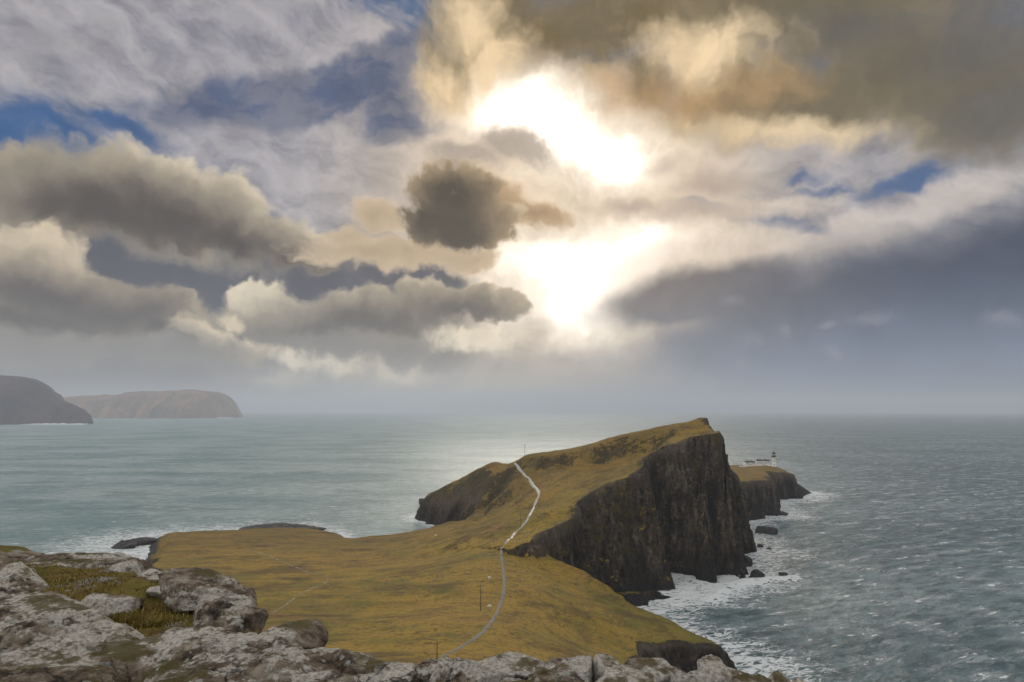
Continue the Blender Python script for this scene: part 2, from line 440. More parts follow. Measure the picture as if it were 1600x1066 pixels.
def ridged2(x, y, sc, octv=4, ro=0.5):
    s = 0; a = 1.0; f = 1.0 / sc
    for o in range(octv):
        s = s + a * (1 - 2 * np.abs(pn2(x * f + 31.7 * o, y * f + 5.3 * o))); a *= ro; f *= 2.03
    return s

def sstep(x, a, b):
    t = np.clip((x - a) / (b - a), 0, 1)
    return t * t * (3 - 2 * t)

# ------------------------------------------------------------------ mesh helpers
def grid_mesh(name, xs, ys, zf, mat=None, keep=None, attrs=None, coords=None):
    """one welded sheet over the lines xs, ys; quads whose corners all fail `keep` are left out"""
    nx, ny = len(xs), len(ys)
    if coords is None:
        gx, gy = np.meshgrid(xs, ys)
        co = np.stack([gx, gy, zf], -1).reshape(-1, 3)
    else:
        co = coords.reshape(-1, 3)
    idx = np.arange(nx * ny).reshape(ny, nx)
    q = np.stack([idx[:-1, :-1], idx[:-1, 1:], idx[1:, 1:], idx[1:, :-1]], -1).reshape(-1, 4)
    if keep is not None:
        k = keep.reshape(-1)
        q = q[k[q].any(1)]
        used = np.zeros(nx * ny, bool); used[q] = True
        remap = np.cumsum(used) - 1
        q = remap[q]; co = co[used]
        if attrs: attrs = {a: v.reshape(-1)[used] for a, v in attrs.items()}
    return make_mesh(name, co, q, mat, attrs)

def make_mesh(name, co, q, mat=None, attrs=None, smooth=True):
    me = bpy.data.meshes.new(name)
    n, m, k = len(co), len(q), q.shape[1]
    me.vertices.add(n); me.vertices.foreach_set('co', np.ascontiguousarray(co, np.float32).ravel())
    me.loops.add(m * k); me.loops.foreach_set('vertex_index', np.ascontiguousarray(q, np.int32).ravel())
    me.polygons.add(m); me.polygons.foreach_set('loop_start', np.arange(0, m * k, k, dtype=np.int32))
    me.polygons.foreach_set('use_smooth', np.full(m, smooth))
    me.update(calc_edges=True)
    if attrs:
        for a, v in attrs.items():
            at = me.attributes.new(a, 'FLOAT', 'POINT')
            at.data.foreach_set('value', np.ascontiguousarray(v.reshape(-1), np.float32))
    if mat: me.materials.append(mat)
    ob = bpy.data.objects.new(name, me)
    COL.objects.link(ob)
    return ob

def tag(o, label=None, cat=None, group=None, kind=None):
    if label: o['label'] = label
    if cat: o['category'] = cat
    if group: o['group'] = group
    if kind: o['kind'] = kind
    return o

def poly_dist(px, py, poly, props):
    """signed distance to a closed polygon (positive inside), with per-corner properties carried from the nearest edge"""
    poly = np.asarray(poly, np.float64); n = len(poly)
    best = np.full(px.shape, 1e18); vals = [np.zeros(px.shape) for _ in props]
    inside = np.zeros(px.shape, bool)
    for i in range(n):
        a, b = poly[i], poly[(i + 1) % n]
        e = b - a
        t = np.clip(((px - a[0]) * e[0] + (py - a[1]) * e[1]) / (e @ e), 0, 1)
        d2 = (px - a[0] - t * e[0]) ** 2 + (py - a[1] - t * e[1]) ** 2
        m = d2 < best
        best = np.where(m, d2, best)
        for v, p in zip(vals, props):
            v[m] = (p[i] + (p[(i + 1) % n] - p[i]) * t)[m]
        if e[1] != 0:
            c = ((a[1] > py) != (b[1] > py)) & (px < e[0] * (py - a[1]) / e[1] + a[0])
            inside ^= c
    d = np.sqrt(best)
    return np.where(inside, d, -d), vals

class RBF:
    def __init__(self, pts, c=12.0, smooth=0.3):
        p = np.asarray(pts, float); self.p = p[:, :2]; self.c = c
        n = len(p)
        K = self.k(self.p[:, 0][:, None] - self.p[:, 0], self.p[:, 1][:, None] - self.p[:, 1])
        K -= np.eye(n) * smooth
        Q = np.concatenate([np.ones((n, 1)), self.p / 100.0], 1)
        A = np.block([[K, Q], [Q.T, np.zeros((3, 3))]])
        w = np.linalg.solve(A, np.concatenate([p[:, 2], np.zeros(3)]))
        self.w, self.q = w[:n], w[n:]
    def k(self, dx, dy): return np.sqrt(dx * dx + dy * dy + self.c ** 2)
    def __call__(self, x, y):
        s = self.q[0] + self.q[1] * x / 100 + self.q[2] * y / 100
        for (a, b), w in zip(self.p, self.w):
            s = s + w * self.k(x - a, y - b)
        return s

# ------------------------------------------------------------------ the headland
# (pixel x, pixel y, height) for the low neck, (pixel x, pixel y, distance) for the hill
NECK = RBF([at_z(*p) for p in [
    (785, 870, 31), (788, 850, 32), (786, 930, 32), (770, 970, 35), (720, 1010, 38), (400, 870, 18), (300, 862, 14), (250, 852, 12), (530, 846, 10),
    (600, 839, 10), (650, 829, 10), (690, 822, 9), (730, 812, 14), (600, 900, 26), (500, 950, 30), (450, 900, 22), (400, 1000, 36), (560, 1010, 37), (900, 950, 26), (950, 1000, 21),
    (1000, 960, 17), (1100, 988, 13), (1140, 1010, 8), (980, 1025, 21), (812, 862, 30), (850, 878, 26), (880, 874, 26), (915, 886, 24), (940, 905, 21), (985, 935, 16), (1050, 965, 14),
    (690, 870, 21), (650, 850, 16), (860, 910, 28), (420, 840, 10), (640, 950, 31), (470, 860, 14)]] +
    [(-17, 552, 24), (-16, 500, 25.5), (-22, 450, 26), (-24, 400, 26), (-8, 350, 30.8), (30, 450, 28), (30, 550, 24), (-200, 150, 44), (0, 120, 46), (60, 130, 36), (-200, 400, 16), (-190, 300, 26)], c=15.0, smooth=0.6)
HILL = RBF([at_dist(*p) for p in [
    (785, 870, 330), (788, 850, 347), (815, 830, 380), (838, 790, 432), (843, 770, 458), (825, 745, 520), (803, 722, 588),
    (770, 722, 614), (740, 737, 632), (700, 757, 640), (668, 775, 640), (665, 785, 632), (700, 788, 605), (730, 788, 582), (757, 783, 555), (720, 765, 606), (760, 752, 582), (790, 758, 545), (790, 740, 568), (800, 800, 440), (765, 800, 500),
    (803, 737, 625), (820, 730, 615), (850, 724, 605), (880, 718, 595), (935, 710, 570), (985, 700, 555),
    (820, 713, 568), (850, 709, 556), (880, 705, 540), (935, 690, 522), (985, 677, 508), (1030, 667, 498), (1060, 660, 490), (1100, 654, 474), (1122, 660, 466),
    (850, 713, 545), (880, 709, 529), (935, 696, 511), (985, 684, 497), (1030, 679, 486),
    (825, 728, 552), (850, 733, 534), (880, 731, 517), (935, 725, 497), (985, 714, 482), (1020, 706, 472), (850, 742, 512), (880, 738, 494), (940, 732, 480), (985, 722, 469),
    (900, 765, 430), (950, 745, 440), (870, 785, 412), (850, 803, 390), (900, 790, 384), (950, 758, 404), (985, 738, 425), (1000, 716, 448), (812, 846, 355), (830, 834, 362),
    (1045, 692, 455), (1090, 678, 452), (1130, 670, 456)]] +
    [(-17, 552, 24), (-16, 500, 26), (-22, 450, 26.5), (-24, 400, 26.5), (-8, 350, 31), (-45, 450, 20), (-45, 400, 22), (-45, 500, 17), (60, 380, 56), (100, 412, 72), (140, 438, 88), (40, 370, 44), (155, 468, 84), (165, 490, 56), (178, 500, 47), (185, 530, 44), (150, 520, 60), (120, 560, 60), (200, 590, 38),
     (0, 660, 42), (60, 620, 50), (-60, 680, 22), (100, 640, 45), (250, 655, 33), (262, 690, 33), (215, 650, 34), (220, 700, 36), (280, 760, 30), (310, 800, 30), (318, 850, 33), (300, 850, 33), (270, 840, 32), (330, 850, 29), (345, 842, 22), (357, 838, 12), (240, 780, 35), (200, 750, 38)],
    c=5.0, smooth=0.15)

HILL_POLY = [(8, 342, 29, 2.5), (18, 348, 23, 3.0), (35, 361, 12, 3.0), (51, 377, 2, 2.7), (70, 387, 0, 2.4), (86, 391, -2, 2.1), (94, 394, -2, 2.2), (93, 408, -2, 2.8), (99, 424, -2, 3.4), (106, 424, -2, 3.4), (112, 412, -2, 2.8), (118, 405, -2, 2.3),
             (123, 414, -2, 3.2), (129, 420, -2, 3.6), (136, 414, -2, 3.0), (140, 419, -2, 4.0), (146, 428, -2, 5.5), (144, 444, -2, 7.0), (145, 464, -2, 6.5), (152, 480, -2, 5.0), (164, 489, -2, 4.5), (172, 499, -2, 5.0), (176, 520, -2, 5), (181, 560, -2, 4), (197, 612, -2, 4),
             (234, 652, -2, 4.5), (256, 663, -2, 5), (264, 690, -2, 4), (281, 730, -2, 4), (299, 775, -2, 3.5), (327, 787, -2, 3.2), (345, 812, -2, 1.4), (366, 838, -2, 0.7), (352, 865, -2, 1.2), (335, 900, -2, 2), (290, 930, -2, 2), (230, 900, -2, 2),
             (170, 820, -2, 2), (120, 740, -2, 2), (60, 740, -2, 2), (0, 725, -2, 2), (-62, 705, -2, 2.0), (-93, 665, -2, 1.8), (-88, 634, -2, 2.4), (-62, 600, -2, 2.8), (-38, 577, 8, 2.4), (-17, 552, 55, 3), (-16, 500, 50, 3), (-22, 450, 45, 3), (-24, 400, 42, 3), (-6, 352, 42, 3), (3, 346, 42, 3)]
NECK_POLY = [(40, 374, -1, 1.0), (54, 352, -2, 1.0), (64, 330, -2, 1.0), (72, 312, -2, 1.0), (82, 290, -2, 1.0), (88, 275, -2, 1.0), (86, 264, -2, 1.8), (74, 257, -2, 2.4), (60, 251, -2, 2.6), (53, 243, -2, 2.2), (52, 225, -2, 1.5), (60, 195, -2, 1.2), (75, 150, -2, 1), (80, 60, -2, 1),
             (-260, 60, -2, 1), (-225, 200, -2, 1), (-206, 330, -2, 1), (-216, 390, -2, 1), (-236, 440, -2, .8), (-262, 500, -2, .7), (-284, 538, -2, .5), (-221, 559, -2, .6), (-214, 566, -2, .8), (-185, 571, -2, .8), (-150, 562, -2, .9), (-127, 530, -2, 1.6), (-117, 512, -2, 1.2), (-95, 533, -2, .6), (-80, 560, -2, .6), (-58, 602, -2, .6),
             (0, 560, 0, .6), (20, 400, 0, .6)]

def headland_height(x, y):
    # bend the outline so that the cliffs break into gullies and buttresses
    w1x = fbm2(x + 100, y, 34, 3) * 5.0; w1y = fbm2(x, y + 333, 34, 3) * 5.0
    hp = np.array([p[:2] for p in HILL_POLY]); np_ = np.array([p[:2] for p in NECK_POLY])
    dh, (bh, sh) = poly_dist(x + w1x * 0.45, y + w1y * 0.45, hp, [np.array([p[2] for p in HILL_POLY], float), np.array([p[3] for p in HILL_POLY], float)])
    dn, (bn, sn) = poly_dist(x + w1x * 0.5, y + w1y * 0.5, np_, [np.array([p[2] for p in NECK_POLY], float), np.array([p[3] for p in NECK_POLY], float)])
    flute = ridged2(x, y, 34, 2, 0.5) * 4.2 + ridged2(x + 50, y, 13, 3, 0.55) * 1.9 + fbm2(x, y, 4.0, 3) * 0.8 - 3.6
    # a few great clefts run up the face, with buttresses left between them
    for (x0, y0, x1, y1, A, w) in [(103, 396, 97, 446, 17, 7.5), (127, 404, 119, 446, 10, 5), (76, 378, 72, 412, 8, 4.5), (52, 366, 54, 396, 6, 4), (34, 352, 36, 380, 5, 3.5), (152, 440, 136, 452, 5, 4), (158, 490, 140, 476, 8, 5),
                                   (246, 645, 236, 680, 7, 4), (262, 655, 250, 690, 6, 4), (318, 775, 312, 810, 8, 5), (-50, 585, -40, 620, 5, 4), (-70, 605, -58, 640, 5, 4)]:
        ex, ey = x1 - x0, y1 - y0
        t = np.clip(((x - x0) * ex + (y - y0) * ey) / (ex * ex + ey * ey), 0, 1)
        dd_ = np.hypot(x - x0 - t * ex, y - y0 - t * ey) + fbm2(x, y, 7, 2) * 1.5
        flute = flute - A * np.exp(-(dd_ / w) ** 2) * (1 - 0.6 * t)
    steep = np.clip((sh - 1.0) / 2.0, 0.15, 1)
    d = dh + flute * steep
    top = HILL(x, y)
    top = top + fbm2(x, y, 22, 4) * 0.9 + fbm2(x, y, 4.0, 3) * 0.22
    top = top - np.where(bh > 36, np.clip(-dh, 0, 40) * 0.28, 0.0)          # the hill runs out into the neck without a step
    zc = bh + sh * np.maximum(d, -30) + fbm2(x, y, 9, 3) * 2.0 * steep
    # ledges: the lava beds step the cliff
    st = 9.0
    ph = zc / st + fbm2(x, y, 60, 2) * 0.6
    led = (ph - np.floor(ph))
    zc = zc + (sstep(led, 0.0, 0.75) - led) * st * 0.30 * steep
    k = 2.5 + 3.0 * steep
    h = np.clip(0.5 + 0.5 * (zc - top) / k, 0, 1)            # smooth minimum
    hill = zc + (top - zc) * h - k * h * (1 - h)
    dd = dn + flute * 0.35
    topn = NECK(x, y) + fbm2(x, y, 30, 4) * 0.55 + fbm2(x, y, 5.0, 3) * 0.20
    zn = bn + sn * np.maximum(dd, -30)
    h = np.clip(0.5 + 0.5 * (zn - topn) / 3.0, 0, 1)
    neck = zn + (topn - zn) * h - 3.0 * h * (1 - h)
    # cobble beach under the cliff
    dbx = poly_dist(x, y, [(40, 376), (56, 352), (72, 358), (88, 384), (84, 394), (60, 394)], [])[0]
    beach = np.minimum(dbx * 0.22 - 0.5, 2.6) + fbm2(x, y, 2.2, 2) * 0.45
    k = 8.0
    z = np.maximum(np.maximum(hill, neck), beach)
    near = np.maximum(k - np.abs(hill - neck), 0) / k
    z = z + near * near * k * 0.25
    rim = np.where(hill > neck, np.exp(-np.abs(zc - top) / np.where(zc > top, 14.0, 10.0)) * steep, np.exp(-np.abs(zn - topn) / 2.5) * np.clip(sn - 1, 0, 1))
    rim = rim * np.where(hill > neck, sstep(bh, 42, 34), 1.0)
    return z, np.clip(rim, 0, 1.5)

def lines(spec):
    out = [spec[0][0]]
    for a, b, s in spec:
        n = max(1, int(round((b - a) / s)))
        out += list(np.linspace(a, b, n + 1)[1:])
    return np.array(out)
# ------------------------------------------------------------------ materials of the land
def new_mat(name):
    m = bpy.data.materials.new(name); m.use_nodes = True
    t = m.node_tree; t.nodes.clear()
    return m, G(t)

def finish(g, color, rough=0.9, normal=None, spec=0.3, metallic=0.0, **kw):
    b = g.node('ShaderNodeBsdfPrincipled')
    g.put(b.inputs['Base Color'], color); g.put(b.inputs['Roughness'], rough)
    g.put(b.inputs['Specular IOR Level'], spec); g.put(b.inputs['Metallic'], metallic)
    if normal is not None: g.put(b.inputs['Normal'], normal)
    for k, v in kw.items(): g.put(b.inputs[k], v)
    o = g.node('ShaderNodeOutputMaterial')
    g.t.links.new(b.outputs[0], o.inputs[0])
    return b

def pos(g): return X(g, g.node('ShaderNodeNewGeometry').outputs['Position'])

def land_material():
    m, g = new_mat('moor_grass_and_basalt')
    geo = g.node('ShaderNodeNewGeometry')
    p = X(g, geo.outputs['Position'])
    x, y, z = g.xyz(p)
    nx, ny, nz = g.xyz(X(g, geo.outputs['Normal']))
    n1 = g.noise(p, 0.012, 5, 0.55) ; n2 = g.noise(p, 0.06, 5, 0.6); n3 = g.noise(p, 0.45, 4, 0.6)
    # sheep tracks and soil creep: long thin marks along the contours
    ptr = g.vec(x * 0.022, y * 0.10, z * 0.5)
    tr = g.noise(ptr, 1.0, 5, 0.62)
    tr2 = g.noise(g.vec(x * 0.05, y * 0.02 + z * 0.9, z * 0.9), 1.0, 4, 0.6)
    grass = g.ramp(g.m('ADD', n1 * 0.55, n2 * 0.45), [(0.36, (0.235, 0.138, 0.040)), (0.44, (0.320, 0.202, 0.038)), (0.51, (0.285, 0.190, 0.033)), (0.57, (0.195, 0.150, 0.028)), (0.65, (0.28, 0.165, 0.048))])
    grass = g.mix(g.smooth(tr, 0.50, 0.66) * 0.5, grass, (0.085, 0.055, 0.024))
    grass = g.mix(g.smooth(tr2, 0.56, 0.66) * 0.45, grass, (0.20, 0.155, 0.055))
    grass = g.mix(g.smooth(g.noise(p, 0.7, 6, 0.75), 0.48, 0.62) * 0.55, grass, (0.075, 0.050, 0.016))
    # the hill is browner than the neck, greener by the eastern edge
    grass = g.mix(g.smooth(y, 380, 520) * 0.45, grass, (0.150, 0.090, 0.036))
    green = g.smooth(x + (n2 - 0.5) * 60.0, 25, 60) * g.smooth(y, 345, 300) * 0.55
    grass = g.mix(green, grass, (0.095, 0.105, 0.020))
    # heather, bog and bare wet ground, each with an edge of its own
    hth = g.noise(g.vec(x, y * 1.6, z * 2.0), 0.030, 9, 0.70)
    grass = g.mix(g.smooth(hth, 0.545, 0.62) * 0.45, grass, g.mix(n3, (0.045, 0.030, 0.018), (0.105, 0.066, 0.034)))
    grass = g.mix(g.smooth(g.noise(g.vec(x, y * 1.4, z * 2.0 + 40.0), 0.045, 8, 0.70), 0.585, 0.62) * 0.55, grass, (0.115, 0.125, 0.026))
    lines_ = g.m('ABSOLUTE', g.noise(g.vec(x * 0.012, y * 0.05, z * 0.35), 1.0, 4, 0.6) - 0.5)
    grass = g.mix(g.smooth(lines_, 0.012, 0.004) * 0.6, grass, (0.055, 0.040, 0.022))
    stn = g.voronoi(p, 0.22, 0.0, 0.5)
    grass = g.mix(g.smooth(stn, 0.085, 0.06) * g.smooth(n2, 0.5, 0.6) * 0.8, grass, (0.30, 0.28, 0.25))
    # dark peaty hollows
    grass = g.mix(g.smooth(g.noise(g.vec(x * 0.5, y, z * 3.0), 0.045, 5, 0.6), 0.54, 0.66) * 0.6, grass, (0.070, 0.044, 0.022))
    rim = g.attr('rim')
    # rock -------------------------------------------------------------
    col = g.noise(g.vec(x * 0.30, y * 0.30, z * 0.045), 1.0, 5, 0.62)          # columns
    big = g.noise(g.vec(x * 0.07, y * 0.07, z * 0.018), 1.0, 5, 0.6)
    bed = g.noise(g.vec(x * 0.02, y * 0.02, z * 0.35), 1.0, 4, 0.6)           # lava beds
    blk = g.noise(p, 0.55, 5, 0.65)
    rock = g.ramp(g.m('ADD', col * 0.6, blk * 0.4), [(0.37, (0.005, 0.0045, 0.004)), (0.46, (0.024, 0.019, 0.016)), (0.54, (0.075, 0.058, 0.044)), (0.64, (0.21, 0.168, 0.130))])
    rock = g.mix(g.smooth(bed, 0.50, 0.62) * 0.40, rock, (0.070, 0.050, 0.040))
    rock = g.mix(g.smooth(big, 0.52, 0.40) * 0.75, rock, (0.010, 0.009, 0.009))
    rock = g.mix(g.smooth(g.noise(g.vec(x * 0.22, y * 0.22, z * 0.02), 1.0, 5, 0.65), 0.60, 0.70) * 0.5, rock, (0.20, 0.175, 0.15))
    moss = g.smooth(g.m('ADD', nz * 0.55, g.noise(g.vec(x, y, z * 0.4), 0.11, 5, 0.65)), 0.64, 0.86) * g.smooth(z, 8, 26)
    rock = g.mix(moss * 0.7, rock, (0.066, 0.050, 0.016))
    shelf = g.smooth(g.noise(g.vec(x * 0.03, y * 0.03, z * 0.55), 1.0, 5, 0.65), 0.56, 0.62) * g.smooth(n2, 0.44, 0.58) * g.smooth(z, 12, 30)
    rock = g.mix(shelf * 0.6, rock, (0.092, 0.066, 0.022))
    lich = g.smooth(g.noise(p, 0.9, 4, 0.65), 0.60, 0.70) * g.smooth(z, 6, 30)
    rock = g.mix(lich * 0.35, rock, (0.22, 0.20, 0.18))
    # grass clings to whatever is flat enough
    edge = g.m('ADD', nz - rim * 0.40, (n3 - 0.5) * 0.5 + (n2 - 0.5) * 0.6)
    isg = g.smooth(edge, 0.68, 0.82)
    rock = g.mix(g.smooth(rim, 0.25, 0.9) * 0.55, rock, g.mix(blk, (0.060, 0.045, 0.032), (0.190, 0.155, 0.120)))
    rock = g.mix(g.smooth(z, 26, 6) * 0.55, rock, (0.018, 0.015, 0.013))      # damp black basalt low down
    # wave-washed zone: bare and nearly black
    wet = g.smooth(g.m('ADD', z, (n2 - 0.5) * 5.0), 5.5, 2.5)
    isg = isg * (1.0 - wet)
    rock = g.mix(wet * 0.85, rock, (0.014, 0.013, 0.014))
    c = g.mix(isg, rock, grass)
    h = g.m('ADD', g.mix(isg, g.m('ADD', col * 2.2, blk * 1.0), n3 * 0.9 + tr * 0.8), 0.0)
    nrm = g.bump(h, 0.9, 1.4)
    finish(g, c, g.mix(wet, (0.92,) * 3, (0.55,) * 3), nrm, 0.2)
    return m

LAND = land_material()

xs = lines([(-372, -120, 2.0), (-120, -20, 1.1), (-20, 195, 0.42), (195, 300, 0.8), (300, 376, 1.0)])
ys = lines([(70, 240, 2.0), (240, 335, 0.9), (335, 505, 0.42), (505, 680, 0.9), (680, 960, 1.4)])
gx, gy = np.meshgrid(xs, ys)
hz_, rim_ = headland_height(gx, gy)
# push the steep faces about sideways so that they are not a pure height field: cracks, columns, overhangs
gyy, gxx = np.gradient(hz_, ys, xs)
slope = np.sqrt(gxx ** 2 + gyy ** 2)
st = sstep(slope, 0.8, 2.2)
nxd, nyd = -gxx / (slope + 1e-6), -gyy / (slope + 1e-6)
disp = st * (fbm3(gx, gy, hz_ * 0.22, 6.0, 3) * 1.6 + fbm3(gx, gy, hz_ * 0.9, 2.6, 3) * 0.7 + (pn2(hz_ / 5.0, gx * 0.01)) * 0.5)
cx, cy = gx + nxd * disp, gy + nyd * disp
headland = grid_mesh('headland', xs, ys, None, LAND, keep=hz_ > -2.0, coords=np.stack([cx, cy, hz_], -1), attrs={'rim': rim_})
tag(headland, kind='structure')

def ground(x, y):
    z, _ = headland_height(np.array([[float(x)]]), np.array([[float(y)]]))
    return float(z[0, 0])
# ------------------------------------------------------------------ the sea
def sea_material():
    m, g = new_mat('sea_water')
    geo = g.node('ShaderNodeNewGeometry')
    p = X(g, geo.outputs['Position'])
    x, y, z = g.xyz(p)
    surf = g.attr('surf')                      # 1 at the foot of the rocks, fading out to sea
    # wind from the south west: long streaks, short chop
    ca, sa = math.cos(math.radians(24)), math.sin(math.radians(24))
    u = x * ca + y * sa; v = y * ca - x * sa
    chop = g.noise(g.vec(u * 0.055, v * 0.15, 0.0), 1.0, 6, 0.66)
    c_chop = g.smooth(chop, 0.40, 0.62)
    swell = g.noise(g.vec(x * 0.008, y * 0.016, 0.0), 1.0, 5, 0.6)
    broad = g.noise(g.vec(x * 0.0036, y * 0.0062, 3.0), 1.0, 6, 0.62)
    fine = g.noise(g.vec(u * 0.25, v * 0.5, 1.0), 1.0, 4, 0.6)
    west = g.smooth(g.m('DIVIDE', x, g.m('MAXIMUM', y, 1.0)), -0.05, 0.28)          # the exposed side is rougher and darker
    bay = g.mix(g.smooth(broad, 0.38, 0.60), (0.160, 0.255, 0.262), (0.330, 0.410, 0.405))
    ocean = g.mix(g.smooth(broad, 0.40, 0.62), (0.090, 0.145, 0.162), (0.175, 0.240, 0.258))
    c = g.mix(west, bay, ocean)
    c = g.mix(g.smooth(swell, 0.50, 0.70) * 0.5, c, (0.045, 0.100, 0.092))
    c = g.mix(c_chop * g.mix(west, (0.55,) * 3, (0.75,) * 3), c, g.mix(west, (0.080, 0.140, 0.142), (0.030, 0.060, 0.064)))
    # foam: whitecaps out at sea, sheets of it round the rocks
    lace = g.m('SUBTRACT', 1.0, g.m('ABSOLUTE', (g.noise(g.vec(u * 0.16, v * 0.34, 5.0), 1.0, 5, 0.6, dist=0.6) - 0.5) * 7.0), clamp=True)
    patch = g.noise(g.vec(u * 0.030, v * 0.085, 9.0), 1.0, 6, 0.66)
    drift = lace * g.smooth(patch, 0.45, 0.72) * g.mix(west, (0.12,) * 3, (0.50,) * 3)
    cap_n = g.m('ADD', g.noise(g.vec(u * 0.10, v * 0.30, 2.0), 1.0, 5, 0.66), (patch - 0.5) * 0.7)
    caps = g.smooth(cap_n, 0.625, 0.69) * g.mix(west, (0.8,) * 3, (1.0,) * 3)
    sn = g.noise(g.vec(x * 0.10, y * 0.18, 4.0), 1.0, 5, 0.65, dist=0.8)
    sheet = g.smooth(g.m('ADD', surf * 0.95, (sn - 0.5) * 1.7 + (lace - 0.55) * 1.0), 0.46, 0.90)
    foam = g.m('MAXIMUM', g.m('MAXIMUM', drift, caps), sheet)
    c = g.mix(foam * 0.9, c, (0.80, 0.83, 0.84))
    h = g.m('ADD', chop * 2.2, fine * 0.45)
    nrm = g.bump(h, 1.0, 1.4)
    nrm = g.bump(foam, 0.4, 0.4, nrm)
    # waves too small to see singly spread the reflection the more the farther out they lie
    far = g.smooth(g.vm('LENGTH', p, out=1), 250.0, 3500.0, 0.38, 0.62)
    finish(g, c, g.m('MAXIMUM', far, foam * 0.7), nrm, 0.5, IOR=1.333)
    return m

SEA = sea_material()
def sea_mesh():
    # rings round the viewpoint, closer together where waves are large to the eye
    r = [60.0]
    while r[-1] < 32000: r.append(r[-1] * 1.0048 + 0.12)
    r = np.array(r)
    a = np.radians(lines([(-180, -46, 2.0), (-46, 46, 0.14), (46, 180, 2.0)]))
    A, R = np.meshgrid(a, r)
    x, y = np.sin(A) * R, np.cos(A) * R
    amp = np.clip(1.2 - R / 2500.0, 0, 1) * np.where(np.abs(A) < 0.85, 1, 0)
    rough = 0.45 + 0.55 * sstep(x / np.maximum(y, 1), -0.05, 0.25)
    wav = (ridged2(x + y * 0.4, (y - x * 0.4) * 2.0, 34, 3, 0.5) * 0.45 + fbm2(x, y * 1.6, 11, 3) * 0.5) * amp * rough
    # distance to the rocks
    near = (R < 1300) & (np.abs(A) < 0.85)
    surf = np.zeros_like(x)
    xx, yy = x[near], y[near]
    hh, _ = headland_height(xx, yy)
    hp = np.array([q[:2] for q in HILL_POLY]); nq = np.array([q[:2] for q in NECK_POLY])
    d = np.maximum(poly_dist(xx, yy, hp, [])[0], poly_dist(xx, yy, nq, [])[0])
    reach = np.where(xx > 20, 46.0, 9.0 + 80.0 * sstep(xx, -105, -190) * sstep(yy, 440, 500) + 8.0 * sstep(xx, -20, -60)) + fbm2(xx, yy, 45, 3) * np.where(xx > 20, 18.0, 6.0)
    # the cove under the cliff is white with broken water
    cove = np.exp(-(((xx - 92) / 34) ** 2 + ((yy - 375) / 26) ** 2))
    s = np.clip(1 + d / np.maximum(reach, 3), 0, 1) + cove * 0.55
    surf[near] = np.clip(s, 0, 1.2)
    # one breaking roller curls into the cove
    crest = np.array([at_z(px, py, 0)[:2] for px, py in [(1116, 940), (1122, 928), (1138, 918), (1165, 911), (1200, 908), (1240, 905)]])
    dc = np.full(xx.shape, 1e9)
    for a_, b_ in zip(crest, crest[1:]):
        e = b_ - a_
        t = np.clip(((xx - a_[0]) * e[0] + (yy - a_[1]) * e[1]) / (e @ e), 0, 1)
        dc = np.minimum(dc, np.hypot(xx - a_[0] - t * e[0], yy - a_[1] - t * e[1]))
    wav[near] += 1.5 * np.exp(-(dc / 5.0) ** 2)
    surf[near] = np.clip(surf[near] + 0.75 * np.exp(-(dc / 5.5) ** 2), 0, 1.2)
    ob = grid_mesh('sea', a, r, None, SEA, coords=np.stack([x, y, wav], -1), attrs={'surf': surf})
    tag(ob, kind='structure')
    return ob
sea_mesh()
# ------------------------------------------------------------------ far hills
def plain(name, c, rough=0.7, var=0.25, scale=2.0, spec=0.3):
    m, g = new_mat(name)
    n = g.noise(pos(g), scale, 4, 0.6)
    dark = tuple(v * (1 - var) for v in c); lite = tuple(min(1, v * (1 + var * 0.6)) for v in c)
    finish(g, g.mix(g.smooth(n, 0.35, 0.65), dark, lite), rough, g.bump(n, 0.2, 0.02), spec)
    return m


def hill_material(name, a, b):
    m, g = new_mat(name)
    p = pos(g)
    n = g.noise(p, 0.006, 8, 0.68); n2 = g.noise(p, 0.0012, 4, 0.55)
    c = g.mix(g.smooth(n, 0.4, 0.62), a, b)
    c = g.mix(g.smooth(n2, 0.52, 0.62) * 0.5, c, (0.10, 0.085, 0.035))
    finish(g, c, 0.95, g.bump(n, 0.8, 30.0), 0.1)
    return m

def far_hill(name, D, prof, depth, mat, rough, cliff):
    """a long ridge: crest heights given by where the skyline stands, falling to the sea in front and behind"""
    pts = [at_dist(px, py, D) for px, py in prof]
    X_ = np.array([p[0] for p in pts]); Z_ = np.array([p[2] for p in pts])
    nx, ny = 260, 90
    u = np.linspace(X_[0], X_[-1], nx); v = np.linspace(-1, 1, ny)
    U, V = np.meshgrid(u, v)
    H = np.interp(U, X_, Z_)
    f = np.where(V < 0, np.clip(1 - np.abs(V) ** cliff, 0, 1), np.clip(1 - V ** 2, 0, 1))
    nz = fbm2(U, V * depth, depth * 0.55, 5, 0.55)
    V = V * np.clip(H / H.max(), 0.06, 1) ** 1.2
    Y = D + V * depth * (1 + 0.25 * fbm2(U, U * 0, depth * 1.2, 3)) + np.where(V < 0, 1, 0) * np.abs(V) * fbm2(U, V * 0 + 5, depth * .35, 4) * depth * 0.35
    Zz = H * f + nz * rough * f * np.clip(np.abs(V) * 3, 0, 1) - 6
    o = grid_mesh(name, u, v, None, mat, coords=np.stack([U, Y, Zz], -1))
    tag(o, kind='structure')
    return o
far_hill('hill', 5200, [(-420, 600), (-300, 575), (-200, 590), (-100, 582), (0, 585), (30, 587), (50, 592), (68, 600), (82, 612), (94, 624), (112, 631), (128, 638), (138, 646), (142, 653)], 600,
         hill_material('dark_headland', (0.032, 0.010, 0.011), (0.085, 0.034, 0.028)), 60, 1.5)
